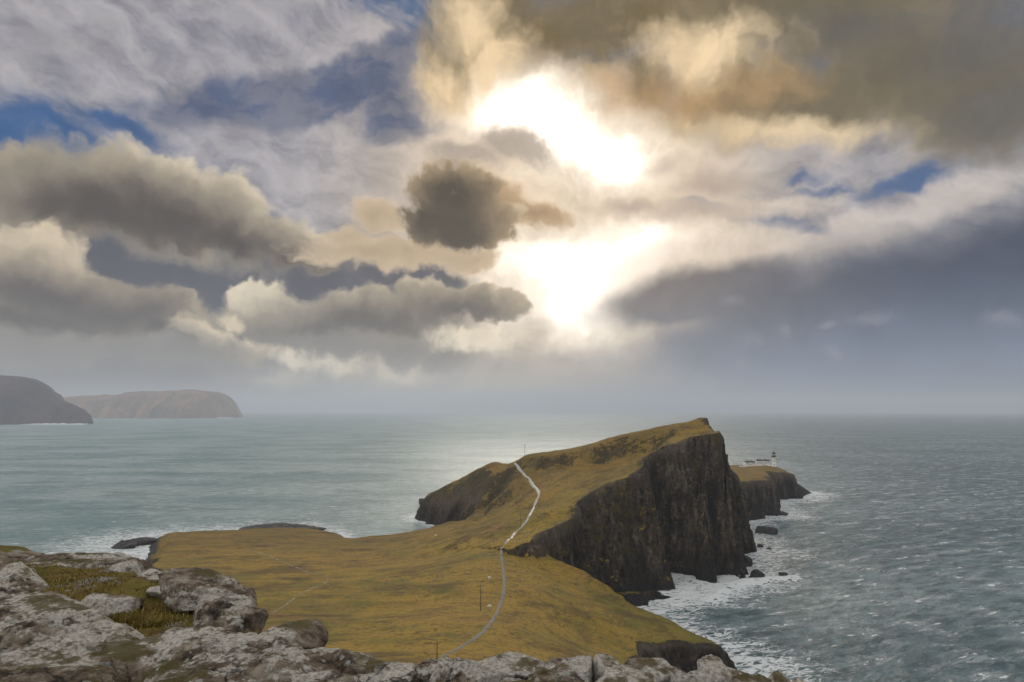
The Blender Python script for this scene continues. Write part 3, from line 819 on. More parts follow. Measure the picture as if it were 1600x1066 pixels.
far_hill('hill', 9500, [(40, 628), (100, 621), (140, 618), (190, 617), (215, 612), (250, 610.5), (300, 610.5), (338, 611.5), (346, 614), (352, 624), (360, 633), (367, 641), (372, 648)], 900,
         hill_material('brown_headland', (0.17, 0.09, 0.045), (0.34, 0.19, 0.09)), 40, 2.6)

def surf_strip(D, px0, px1, h):
    # breakers along the foot of a far shore: a low ragged bank of white water
    xs_ = np.linspace((px0 - 800) / F * D, (px1 - 800) / F * D, 160)
    v = np.linspace(-1, 1, 7)
    U, V = np.meshgrid(xs_, v)
    hh = h * np.clip(0.65 + 0.9 * pn2(U / (D * 0.006), U * 0), 0.1, 1.6)
    o = grid_mesh('surf', xs_, v, None, SURFM, coords=np.stack([U, D + V * 60.0 + 40 * pn2(U / 700.0, U * 0 + 2), hh * (1 - V * V) - 0.3], -1))
    tag(o, 'white line of breakers along the foot of a distant headland', 'surf', kind='stuff')
SURFM = plain('white_water', (0.8, 0.82, 0.82), 0.9, 0.1, 0.02)
surf_strip(4950, 0, 142, 7.0)
surf_strip(9200, 150, 368, 11.0)
# ------------------------------------------------------------------ where a line of sight meets the headland
def hits(pix, lo=120.0, hi=950.0, n=1600):
    Ds = np.exp(np.linspace(math.log(lo), math.log(hi), n))
    out = []
    for px, py in pix:
        d = ray(px, py)
        x = d[0] / d[1] * Ds; z = EYE + d[2] / d[1] * Ds
        h, _ = headland_height(x[None], Ds[None])
        below = z < np.maximum(h[0], 0)
        i = int(np.argmax(below)) if below.any() else n - 1
        out.append((x[i], Ds[i], h[0][i]))
    return np.array(out)

def catmull(P, step):
    P = np.asarray(P, float); out = []
    Q = np.vstack([2 * P[0] - P[1], P, 2 * P[-1] - P[-2]])
    for i in range(1, len(Q) - 2):
        L = np.linalg.norm(Q[i + 1] - Q[i]); k = max(2, int(L / step))
        for t in np.linspace(0, 1, k, endpoint=False):
            a, b, c, d = Q[i - 1], Q[i], Q[i + 1], Q[i + 2]
            out.append(0.5 * (2 * b + (c - a) * t + (2 * a - 5 * b + 4 * c - d) * t * t + (3 * b - a - 3 * c + d) * t ** 3))
    out.append(Q[-2])
    return np.array(out)

def ribbon(name, line, width, lift, mat, cols=5, crown=0.0):
    """a strip laid on the headland along a plan line"""
    c = catmull(line, 1.5)
    t = np.gradient(c, axis=0); t /= np.linalg.norm(t, axis=1)[:, None]
    nrm = np.stack([-t[:, 1], t[:, 0]], 1)
    s = np.linspace(-0.5, 0.5, cols)
    wid = width * (1 + 0.25 * pn2(np.arange(len(c)) * 0.13, np.zeros(len(c)) + 3.3) + 0.35 * pn2(np.arange(len(c)) * 0.41, np.zeros(len(c)) + 8.3))
    wid = wid * (1 + 0.45 * sstep(c[:, 1], 335, 365))
    P = c[:, None, :] + nrm[:, None, :] * (s[None, :, None] * wid[:, None, None])
    z, _ = headland_height(P[..., 0], P[..., 1])
    z = z + lift + crown * (0.25 - s[None] ** 2)
    z[:, 0] -= lift * 1.6; z[:, -1] -= lift * 1.6
    return grid_mesh(name, s, np.arange(len(c)), None, mat, coords=np.dstack([P, z]))

def path_material():
    m, g = new_mat('wet_concrete')
    p = pos(g)
    n = g.noise(p, 0.35, 5, 0.6); n2 = g.noise(p, 1.6, 4, 0.6)
    _x, y_, _z = g.xyz(p)
    wet = g.smooth(n, 0.42, 0.58) * g.smooth(y_, 330, 352, 0.15, 1.0)      # rain water lies on the slope up the hill
    c = g.mix(n2, g.mix(g.smooth(y_, 330, 352), (0.10, 0.092, 0.080), (0.20, 0.19, 0.17)), g.mix(g.smooth(y_, 330, 352), (0.21, 0.20, 0.18), (0.52, 0.50, 0.47)))
    c = g.mix(g.smooth(g.noise(p, 0.12, 4, 0.6), 0.52, 0.62) * 0.5, c, (0.10, 0.09, 0.06))
    finish(g, c, g.mix(wet, (0.85,) * 3, (0.24,) * 3), g.bump(n2, 0.3, 0.1), 0.6)
    return m
PATHM = path_material()
ppix = [(690, 1026), (722, 1010), (752, 990), (772, 966), (782, 944), (788, 920), (787, 895), (784, 872), (784, 858), (790, 849), (802, 836), (815, 824), (826, 808), (833, 795), (838, 783), (842, 773), (839, 765), (829, 753), (818, 741), (809, 730), (804, 724.5)]
path_pts = hits(ppix)
foot = ribbon('footpath', path_pts[:, :2], 1.45, 0.13, PATHM, crown=0.1)
tag(foot, kind='structure')

def stream_material():
    m, g = new_mat('stream_water')
    p = pos(g)
    n = g.noise(p, 0.16, 5, 0.65)
    c = g.mix(g.smooth(n, 0.50, 0.60), (0.09, 0.068, 0.024), (0.36, 0.35, 0.31))
    finish(g, c, 0.6, g.bump(n, 0.3, 0.2), 0.6)
    return m
spix = [(385, 856), (412, 866), (436, 876), (456, 884), (478, 893), (498, 897), (509, 900), (512, 905), (508, 911), (490, 919), (474, 926), (456, 938), (440, 949), (424, 958)]
st_ = ribbon('stream', hits(spix)[:, :2], 0.55, 0.10, stream_material(), cols=4)
tag(st_, kind='structure')

# ------------------------------------------------------------------ small modelling kit
class MB:
    """collects shapes for ONE mesh object"""
    def __init__(self): self.bm = bmesh.new()
    def box(self, c, s, rz=0.0, bevel=0.0):
        r = bmesh.ops.create_cube(self.bm, size=1.0)
        M = Matrix.Translation(c) @ Matrix.Rotation(rz, 4, 'Z') @ Matrix.Diagonal((*s, 1))
        bmesh.ops.transform(self.bm, matrix=M, verts=r['verts'])
        return self
    def lathe(self, prof, n=20, c=(0, 0, 0)):
        rings = []
        for rad, z in prof:
            rings.append([self.bm.verts.new((c[0] + rad * math.cos(2 * math.pi * k / n), c[1] + rad * math.sin(2 * math.pi * k / n), c[2] + z)) for k in range(n)])
        for a, b in zip(rings, rings[1:]):
            for k in range(n):
                self.bm.faces.new((a[k], a[(k + 1) % n], b[(k + 1) % n], b[k]))
        self.bm.faces.new(rings[0][::-1]); self.bm.faces.new(rings[-1])
        return self
    def poly(self, verts, faces):
        v = [self.bm.verts.new(p) for p in verts]
        for f in faces: self.bm.faces.new([v[i] for i in f])
        return self
    def tube(self, pts, radii, n=8):
        rings = []
        for i, p in enumerate(pts):
            p = Vector(p)
            a = Vector(pts[max(i - 1, 0)]); b = Vector(pts[min(i + 1, len(pts) - 1)])
            t = (b - a).normalized()
            q = t.to_track_quat('Z', 'Y')
            rings.append([self.bm.verts.new(p + q @ Vector((radii[i] * math.cos(2 * math.pi * k / n), radii[i] * math.sin(2 * math.pi * k / n), 0))) for k in range(n)])
        for a, b in zip(rings, rings[1:]):
            for k in range(n): self.bm.faces.new((a[k], a[(k + 1) % n], b[(k + 1) % n], b[k]))
        self.bm.faces.new(rings[0][::-1]); self.bm.faces.new(rings[-1])
        return self
    def build(self, name, mat, parent=None, smooth=False):
        me = bpy.data.meshes.new(name)
        bmesh.ops.recalc_face_normals(self.bm, faces=self.bm.faces)
        self.bm.to_mesh(me); self.bm.free()
        me.polygons.foreach_set('use_smooth', np.full(len(me.polygons), smooth))
        me.materials.append(mat)
        o = bpy.data.objects.new(name, me); COL.objects.link(o)
        if parent is not None: o.parent = parent
        return o

def empty(name, loc, rz=0.0):
    o = bpy.data.objects.new(name, None); o.location = loc; o.rotation_euler = (0, 0, rz)
    o.empty_display_size = 0.2
    COL.objects.link(o)
    return o

def copy_tree(o, parent=None):
    c = o.copy(); COL.objects.link(c)
    if parent is not None: c.parent = parent
    for ch in list(o.children): copy_tree(ch, c)
    return c

WHITE = plain('white_harling', (0.78, 0.77, 0.74), 0.85, 0.12, 0.6)
SLATE = plain('slate_roof', (0.07, 0.07, 0.075), 0.7, 0.3, 0.8)
OCHRE = plain('ochre_paint', (0.42, 0.28, 0.09), 0.7, 0.15)
BLACKM = plain('black_metal', (0.03, 0.03, 0.032), 0.4, 0.2)
DARKGL = plain('window_glass', (0.03, 0.035, 0.04), 0.1, 0.2, spec=0.6)
LAMPGL = plain('lantern_glass', (0.45, 0.47, 0.46), 0.08, 0.1, spec=0.7)
WOOD = plain('weathered_pole_wood', (0.075, 0.055, 0.040), 0.85, 0.3, 3.0)
CERAM = plain('brown_ceramic', (0.10, 0.05, 0.03), 0.3, 0.1)
FLEECE = plain('fleece', (0.72, 0.69, 0.62), 0.95, 0.15, 6.0)
SHEEPF = plain('sheep_face', (0.05, 0.045, 0.04), 0.8, 0.2, 8.0)
DRYST = plain('dry_stone', (0.24, 0.22, 0.19), 0.9, 0.4, 1.2)

# lighthouse ---------------------------------------------------------------
LX, LY = 326.5, 858.0
lz = ground(LX, LY)
lh = empty('lighthouse', (LX, LY, lz - 0.4))
tag(lh, 'white lighthouse tower with a dark lantern at the tip of the headland', 'lighthouse')
b = MB(); b.lathe([(3.0, 0), (3.0, 1.0), (2.75, 1.2), (2.35, 8), (2.15, 12.6), (2.3, 12.8)], 28); b.build('tower', WHITE, lh, True)
b = MB(); b.lathe([(2.45, 12.8), (3.3, 13.3), (3.3, 13.7), (2.2, 13.7)], 28); gal = b.build('gallery', OCHRE, lh)
b = MB()
for k in range(16):
    a = 2 * math.pi * k / 16
    b.box((3.2 * math.cos(a), 3.2 * math.sin(a), 14.25), (0.07, 0.07, 1.1), a)
b.lathe([(3.24, 14.74), (3.24, 14.82), (3.14, 14.82), (3.14, 14.74)], 32)
b.build('railing', BLACKM, gal)
b = MB(); b.lathe([(2.1, 13.7), (2.1, 15.2)], 24); b.build('lantern_base', BLACKM, lh, True)
b = MB(); b.lathe([(1.9, 15.2), (1.9, 17.4)], 16); lr = b.build('lantern_room', LAMPGL, lh)
b = MB()
for k in range(12):
    a = 2 * math.pi * k / 12
    b.box((1.93 * math.cos(a), 1.93 * math.sin(a), 16.3), (0.12, 0.12, 2.2), a)
b.build('glazing_bars', BLACKM, lr)
b = MB(); b.lathe([(2.3, 17.4), (2.3, 17.6), (1.9, 18.3), (1.2, 19.0), (0.4, 19.4), (0.3, 19.9), (0.35, 20.2), (0.05, 20.4), (0.04, 21.6)], 24); b.build('dome', BLACKM, lh, True)
for i, (zz, a) in enumerate([(4.0, -1.9), (8.4, -1.9)]):
    b = MB(); b.box((2.62 * math.cos(a) * (1 - zz * .012), 2.62 * math.sin(a) * (1 - zz * .012), zz), (0.5, 0.9, 1.3), a); b.build('window', DARKGL, lh)
b = MB(); b.box((3.0 * math.cos(-2.3), 3.0 * math.sin(-2.3), 1.25), (0.3, 1.1, 2.3), -2.3); b.build('door', BLACKM, lh)

def cottage(name, px0, px1, D, depth, hgt, label, chims, wins, ridge, rz, gap=0.0):
    x0, x1 = (px0 - 800) / F * D, (px1 - 800) / F * D
    cx_, L = (x0 + x1) / 2, (x1 - x0)
    zs = [ground(cx_ + i * L / 2, D + j * depth / 2) for i in (-1, 0, 1) for j in (-1, 1)]
    base = min(zs) - 0.3; up = max(zs) - base
    r = empty(name, (cx_, D, base), rz)
    tag(r, label, 'building')
    h = hgt + up
    w = MB(); w.poly([(-L/2, -depth/2, 0), (L/2, -depth/2, 0), (L/2, depth/2, 0), (-L/2, depth/2, 0), (-L/2, -depth/2, h), (L/2, -depth/2, h), (L/2, depth/2, h), (-L/2, depth/2, h), (-L/2, 0, h + ridge), (L/2, 0, h + ridge)],
                     [(3, 2, 1, 0), (0, 1, 5, 4), (2, 3, 7, 6), (1, 2, 6, 9, 5), (3, 0, 4, 8, 7), (4, 5, 9, 8), (6, 7, 8, 9)])
    w.build('wall', WHITE, r)
    o = 0.35; t = 0.22
    v = []
    for xx in (-L/2 - 0.15, L/2 + 0.15):
        v += [(xx, -depth/2 - o, h - o * 2 * ridge / depth + 0.03), (xx, 0, h + ridge + 0.05), (xx, depth/2 + o, h - o * 2 * ridge / depth + 0.03),
              (xx, -depth/2 - o, h - o * 2 * ridge / depth + t), (xx, 0, h + ridge + t + 0.05), (xx, depth/2 + o, h - o * 2 * ridge / depth + t)]
    f = [(0, 1, 7, 6), (1, 2, 8, 7), (3, 9, 10, 4), (4, 10, 11, 5), (0, 6, 9, 3), (2, 5, 11, 8), (0, 3, 4, 1), (1, 4, 5, 2), (6, 7, 10, 9), (7, 8, 11, 10)]
    b = MB(); b.poly(v, f); rf = b.build('roof', SLATE, r)
    for cxx in chims:
        b = MB(); b.box((cxx * L, 0, h + ridge + 0.5), (0.9, 0.9, 1.8)); b.box((cxx * L, 0, h + ridge + 1.45), (1.1, 1.1, 0.16))
        for s in (-.22, .22): b.lathe([(0.14, 1.53), (0.12, 1.95)], 8, (cxx * L + s, 0, h + ridge))
        b.build('chimney', WHITE, rf)
    for wx in wins:
        b = MB(); b.box((wx * L, -depth/2 - 0.02, up + hgt * 0.55), (0.95, 0.12, 1.35)); wn = b.build('window', DARKGL, r)
        b = MB(); b.box((wx * L, -depth/2 - 0.08, up + hgt * 0.55 - 0.76), (1.25, 0.25, 0.14)); b.build('sill', DRYST, wn)
    b = MB(); b.box((0.02 * L, -depth/2 - 0.03, up + 1.05), (1.0, 0.14, 2.1)); b.build('door', BLACKM, r)
    return r
cottage('keepers_cottage', 1158, 1174, 846, 7.5, 3.6, 'low white cottage with slate roof, farther of the two from the lighthouse', (0.42,), (-0.38, -0.2, 0.2, 0.38), 1.5, 0.06)
cottage('keepers_cottage', 1175.5, 1196, 852, 8.0, 4.8, 'longer white cottage with three chimneys, beside the lighthouse tower', (-0.44, 0.0, 0.44), (-0.4, -0.25, -0.12, 0.14, 0.28, 0.42), 1.6, 0.03)
wl = MB()
wx0, wx1 = (1150 - 800) / F * 832, (1206 - 800) / F * 846
wp = []
for k in range(24):
    x_ = wx0 + (wx1 - wx0) * k / 23; y_ = 832 + 14 * k / 23
    wp.append((x_, y_, ground(x_, y_)))
for a_, b_ in zip(wp, wp[1:]):
    mid_ = [(i + j) / 2 for i, j in zip(a_, b_)]
    L_ = math.dist(a_[:2], b_[:2])
    wl.box((mid_[0], mid_[1], mid_[2] + 0.35), (L_ + 0.05, 0.5, 1.6), math.atan2(b_[1] - a_[1], b_[0] - a_[0]))
tag(wl.build('boundary_wall', WHITE), 'low pale wall along the slope below the white cottages', 'wall')

# poles ------------------------------------------------------------------------
def make_pole(h):
    r = empty('utility_pole', (0, 0, 0))
    MB().tube([(0, 0, -0.8), (0, 0, h * 0.5), (0, 0, h)], [0.13, 0.12, 0.09], 10).build('pole', WOOD, r, True)
    ca_ = MB().box((0, -0.14, h - 0.45), (1.9, 0.12, 0.14)).build('crossarm', WOOD, r)
    for s in (-0.8, 0.8):
        MB().lathe([(0.05, 0), (0.09, 0.06), (0.06, 0.14), (0.10, 0.2), (0.04, 0.3)], 8, (s, -0.14, h - 0.38)).build('insulator', CERAM, ca_, True)
    return r
pole = make_pole(8.6)
pl = [((751, 955), 'wooden pole standing in the grass left of the bend of the path', 1.0), ((813.5, 822), 'wooden pole on the slope left of the upper path', 0.85),
      ((820, 714), 'wooden pole on the skyline right of where the path crosses the ridge', 1.2), None]
for i, q in enumerate(pl):
    o = pole if i == 0 else copy_tree(pole)
    if q is None:
        d = ray(683, 1003); D = 168.0; x_ = d[0] / d[1] * D
        gz_ = ground(x_, D); top = EYE + d[2] / d[1] * D
        o.location = (x_, D, gz_); o.scale = (1, 1, max(0.6, (top - gz_) / 8.6)); lab = 'wooden pole whose top shows just above the boulders beside the path'
    else:
        w_ = hits([q[0]])[0]
        o.location = (w_[0], w_[1], ground(w_[0], w_[1])); o.scale = (1, 1, q[2]); lab = q[1]
    o.rotation_euler = (0, 0, 0.5)
    tag(o, lab, 'pole', 'wooden poles along the footpath')

# sheep: one skinned body per animal -------------------------------------------------
def make_sheep():
    r = empty('sheep', (0, 0, 0))
    bm = bmesh.new()
    J = [((0, 0, .68), .26), ((.35, 0, .70), .27), ((-.35, 0, .70), .28), ((-.52, 0, .68), .16), ((.55, 0, .62), .15), ((.74, 0, .34), .09), ((.86, 0, .18), .055)]
    E = [(0, 1), (0, 2), (2, 3), (1, 4), (4, 5), (5, 6)]
    for sx in (.32, -.36):
        for sy in (.15, -.15):
            k = len(J)
            J += [((sx, sy, .42), .09), ((sx + (.03 if sx > 0 else -.05), sy, .22), .04), ((sx, sy, .02), .035)]
            E += [(1 if sx > 0 else 2, k), (k, k + 1), (k + 1, k + 2)]
    vs = [bm.verts.new(p) for p, _ in J]
    for a, b_ in E: bm.edges.new((vs[a], vs[b_]))
    me = bpy.data.meshes.new('body'); bm.to_mesh(me); bm.free()
    o = bpy.data.objects.new('body', me); COL.objects.link(o); o.parent = r
    md = o.modifiers.new('skin', 'SKIN')
    for (p, rad), sv in zip(J, me.skin_vertices[0].data): sv.radius = (rad, rad)
    me.skin_vertices[0].data[0].use_root = True
    ss = o.modifiers.new('sub', 'SUBSURF'); ss.levels = ss.render_levels = 2
    me.materials.append(FLEECE)
    for s in (1, -1):
        MB().tube([(.76, .05 * s, .40), (.72, .14 * s, .40), (.70, .2 * s, .36)], [.03, .035, .008], 6).build('ear', SHEEPF, r, True)
    return r
sheep = make_sheep()
for i, ((px, py), lab, rz) in enumerate([((764.5, 905), 'white sheep grazing left of the path above the wooden pole', .3), ((765, 950), 'white sheep grazing right beside the foot of the wooden pole', 2.9),
                                         ((1085.5, 982), 'white sheep grazing at the rim above the dark near cliff', .1), ((681, 838), 'white sheep grazing near the shore of the bay below the crag', 3.3)]):
    o = sheep if i == 0 else copy_tree(sheep)
    w_ = hits([(px, py)])[0]
    o.location = (w_[0], w_[1], ground(w_[0], w_[1])); o.rotation_euler = (0, 0, rz); o.scale = (1.15,) * 3
    tag(o, lab, 'sheep', 'sheep grazing on the headland')
# ------------------------------------------------------------------ rocks
def ico(sub):
    bm = bmesh.new(); bmesh.ops.create_icosphere(bm, subdivisions=sub, radius=1.0)
    v = np.array([q.co[:] for q in bm.verts]); f = np.array([[q.index for q in fc.verts] for fc in bm.faces]); bm.free()
    return v, f
ICO = {}
def rock_mesh(name, size, seed, mat, sub=5, planes=13, sharp=40.0, rough=0.07, crack=0.03, rz=0.0, tilt=0.0, layers=0.022):
    """a boulder: a rounded many-faced block, broken up by noise; size = full extents in metres"""
    if sub not in ICO: ICO[sub] = ico(sub)
    v, f = ICO[sub]
    rs = np.random.RandomState(seed)
    n = rs.normal(size=(planes, 3)); n /= np.linalg.norm(n, axis=1)[:, None]
    dist = rs.uniform(0.66, 1.0, planes)
    n = np.vstack([n, [[0.12, -0.1, 0.98]]]); dist = np.append(dist, 0.70)
    dots = v @ n.T / dist
    soft = np.log(np.exp(sharp * np.clip(dots, 0, None)).sum(1)) / sharp
    r = 1.0 / np.maximum(soft, 0.6)
    r /= r.mean()
    p = v * r[:, None]
    o = seed * 7.31
    s = np.array(size) / 2.0
    m = float(np.cbrt(np.prod(s)))
    q = p * s / m
    k = fbm3(q[:, 0] + o, q[:, 1], q[:, 2], 0.75, 2, 0.5) * rough * 0.6 + (0.4 - np.abs(fbm3(q[:, 0], q[:, 1] + o, q[:, 2] * 1.5, 0.40, 4, 0.5))) * rough * 1.0 + fbm3(q[:, 0], q[:, 1] + o, q[:, 2], 0.09, 3, 0.6) * rough * 0.22
    cr = np.abs(fbm3(q[:, 0] + o, q[:, 1] + o, q[:, 2] * 1.6, 0.8, 3))
    k -= crack * np.exp(-(cr / 0.06) ** 2)
    if layers:
        zz = q[:, 2] * 5 + fbm3(q[:, 0], q[:, 1], q[:, 2] + o, 1.2, 2) * 1.2
        k += layers * (sstep(zz - np.floor(zz), 0.0, 0.3) - 0.5)
    q = q + v * k[:, None]
    q = q * m
    R = np.array(Matrix.Rotation(rz, 3, 'Z') @ Matrix.Rotation(tilt, 3, 'Y'))
    q = q @ R.T
    return q, f

def rock_material():
    m, g = new_mat('lichened_gneiss')
    p = pos(g)
    n1 = g.noise(p, 1.1, 5, 0.6); n2 = g.noise(p, 5.0, 6, 0.68); n3 = g.noise(p, 30.0, 6, 0.75)
    warp = g.vm('ADD', p, g.vm('SCALE', g.noise(p, 6.0, 3, 0.6, out=1), scale=0.10))
    c = g.ramp(n2, [(0.37, (0.038, 0.028, 0.021)), (0.46, (0.130, 0.096, 0.068)), (0.54, (0.265, 0.212, 0.160)), (0.64, (0.42, 0.365, 0.30))])
    c = g.mix(g.smooth(n1, 0.48, 0.62) * 0.65, c, g.mix(n3, (0.12, 0.086, 0.048), (0.27, 0.200, 0.128)))
    c = g.mix(g.smooth(n3, 0.52, 0.72) * 0.4, c, (0.050, 0.042, 0.034))
    lm = g.m('ADD', g.noise(warp, 2.2, 7, 0.68), (g.noise(p, 0.8, 3, 0.5) - 0.5) * 0.5)
    l1 = g.smooth(g.m('ADD', lm, (n3 - 0.5) * 0.10), 0.470, 0.53)
    c = g.mix(l1 * 0.88, c, g.mix(g.smooth(n3, 0.36, 0.62), (0.34, 0.31, 0.268), (0.76, 0.72, 0.65)))
    ring = g.voronoi(warp, 7.0, 0.0, 0.5)
    l2 = g.smooth(ring, 0.26, 0.20) * g.smooth(g.noise(p, 1.7, 2, 0.5), 0.47, 0.55)
    c = g.mix(l2 * 0.8, c, (0.46, 0.46, 0.44))
    l3 = g.smooth(g.noise(warp, 4.5, 6, 0.68), 0.585, 0.63)
    c = g.mix(l3 * 0.7, c, (0.035, 0.036, 0.032))
    l4 = g.smooth(g.noise(warp, 3.3, 5, 0.65), 0.64, 0.70)
    c = g.mix(l4 * 0.6, c, (0.145, 0.105, 0.040))
    ed = g.voronoi(g.vm('ADD', p, g.vm('SCALE', g.noise(p, 2.0, 4, 0.6, out=1), scale=0.5)), 1.9, 0.0, 0.5, 'DISTANCE_TO_EDGE')
    crack = g.smooth(ed, 0.022, 0.004)
    crack = crack * g.smooth(g.noise(p, 0.9, 2, 0.5), 0.52, 0.62)
    c = g.mix(crack * 0.7, c, (0.022, 0.018, 0.015))
    nx, ny, nz = g.xyz(X(g, g.node('ShaderNodeNewGeometry').outputs['Normal']))
    moss = g.smooth(g.m('ADD', nz * 0.5, g.noise(p, 1.9, 6, 0.7)), 1.00, 1.07)
    c = g.mix(moss * 0.85, c, g.mix(n3, (0.060, 0.050, 0.014), (0.15, 0.12, 0.035)))
    h = g.m('ADD', g.m('ADD', n2 * 1.1, n3 * 0.8), g.m('ADD', l1 * 0.14, crack * -0.6))
    finish(g, c, 0.9, g.bump(h, 1.0, 0.06), 0.2)
    return m
GNEISS = rock_material()

def seaweed_rock_material():
    m, g = new_mat('wet_black_rock')
    p = pos(g)
    n = g.noise(p, 0.5, 5, 0.65)
    finish(g, g.ramp(n, [(0.35, (0.008, 0.008, 0.009)), (0.55, (0.024, 0.021, 0.020)), (0.7, (0.05, 0.043, 0.038))]), 0.5, g.bump(n, 0.9, 0.8), 0.4)
    return m
WETROCK = seaweed_rock_material()

# the clifftop on which the photographer stands ---------------------------------------------------
RIM = [(-16, 8.6), (-9.0, 9.6), (-7.2, 9.7), (-6.0, 9.5), (-4.9, 9.0), (-4.3, 8.3), (-3.4, 8.0), (-2.75, 7.3), (-2.2, 6.5), (-1.6, 5.9), (-1.0, 5.25), (-0.4, 5.0), (0.6, 4.95), (1.4, 4.9), (2.0, 4.8), (2.5, 4.3), (3.2, 3.2), (5, 1), (7, -8), (-20, -8), (-20, 7.5)]
SHOULDER = [(-40, 15), (-20, 16.2), (-12.5, 15.6), (-10.6, 15.0), (-9.5, 14.2), (-8.9, 12.5), (-8.5, 9), (-22, 5), (-40, 6)]
def clifftop_height(x, y):
    d = poly_dist(x, y, RIM, [])[0]
    n = fbm2(x, y, 2.6, 4, 0.5) * 0.12 + fbm2(x, y, 0.5, 3, 0.5) * 0.022
    top = 97.97 + n + np.clip(-x - 3, 0, 8) * 0.012
    dz = np.maximum(-d, 0)
    a = top - np.minimum(dz * 2.2 + dz * dz * 0.5, 70) - sstep(d, 0.5, -0.2) * 0.08
    d2 = poly_dist(x, y, SHOULDER, [])[0]
    dz2 = np.maximum(-d2, 0)
    b = 97.36 + n * 0.8 - np.minimum(dz2 * 1.6 + dz2 * dz2 * .2, 70) - sstep(d2, 1.2, -0.2) * 0.25
    return np.maximum(a, b)
def cz(x, y): return float(clifftop_height(np.array([[float(x)]]), np.array([[float(y)]]))[0, 0])

def turf_material():
    m, g = new_mat('clifftop_turf')
    p = pos(g)
    nx, ny, nz = g.xyz(X(g, g.node('ShaderNodeNewGeometry').outputs['Normal']))
    n1 = g.noise(p, 1.3, 5, 0.6); n2 = g.noise(p, 9.0, 5, 0.65); n3 = g.noise(p, 50.0, 3, 0.6)
    c = g.ramp(n1, [(0.32, (0.115, 0.075, 0.030)), (0.45, (0.165, 0.120, 0.028)), (0.55, (0.130, 0.108, 0.022)), (0.68, (0.090, 0.078, 0.020))])
    c = g.mix(g.smooth(n2, 0.45, 0.65) * 0.6, c, (0.045, 0.032, 0.016))
    c = g.mix(g.smooth(n3, 0.5, 0.7) * 0.4, c, (0.13, 0.10, 0.04))
    st = g.smooth(g.m('ADD', g.noise(p, 0.9, 5, 0.65), n2 * 0.25), 0.66, 0.72)
    c = g.mix(st * 0.85, c, g.mix(n3, (0.16, 0.14, 0.125), (0.36, 0.34, 0.32)))
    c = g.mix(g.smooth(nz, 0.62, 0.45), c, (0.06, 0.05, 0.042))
    finish(g, c, 0.95, g.bump(g.m('ADD', n2, n3 * 0.4), 0.9, 0.05), 0.1)
    return m
xs2 = lines([(-40, -13, 0.4), (-13, -7.5, 0.07), (-7.5, 3.2, 0.03), (3.2, 7, 0.15)])
ys2 = lines([(-8, 2.5, 0.3), (2.5, 10.2, 0.03), (10.2, 16, 0.10), (16, 46, 0.6)])
gx2, gy2 = np.meshgrid(xs2, ys2)
ct = grid_mesh('clifftop', xs2, ys2, clifftop_height(gx2, gy2), turf_material())
tag(ct, kind='structure')

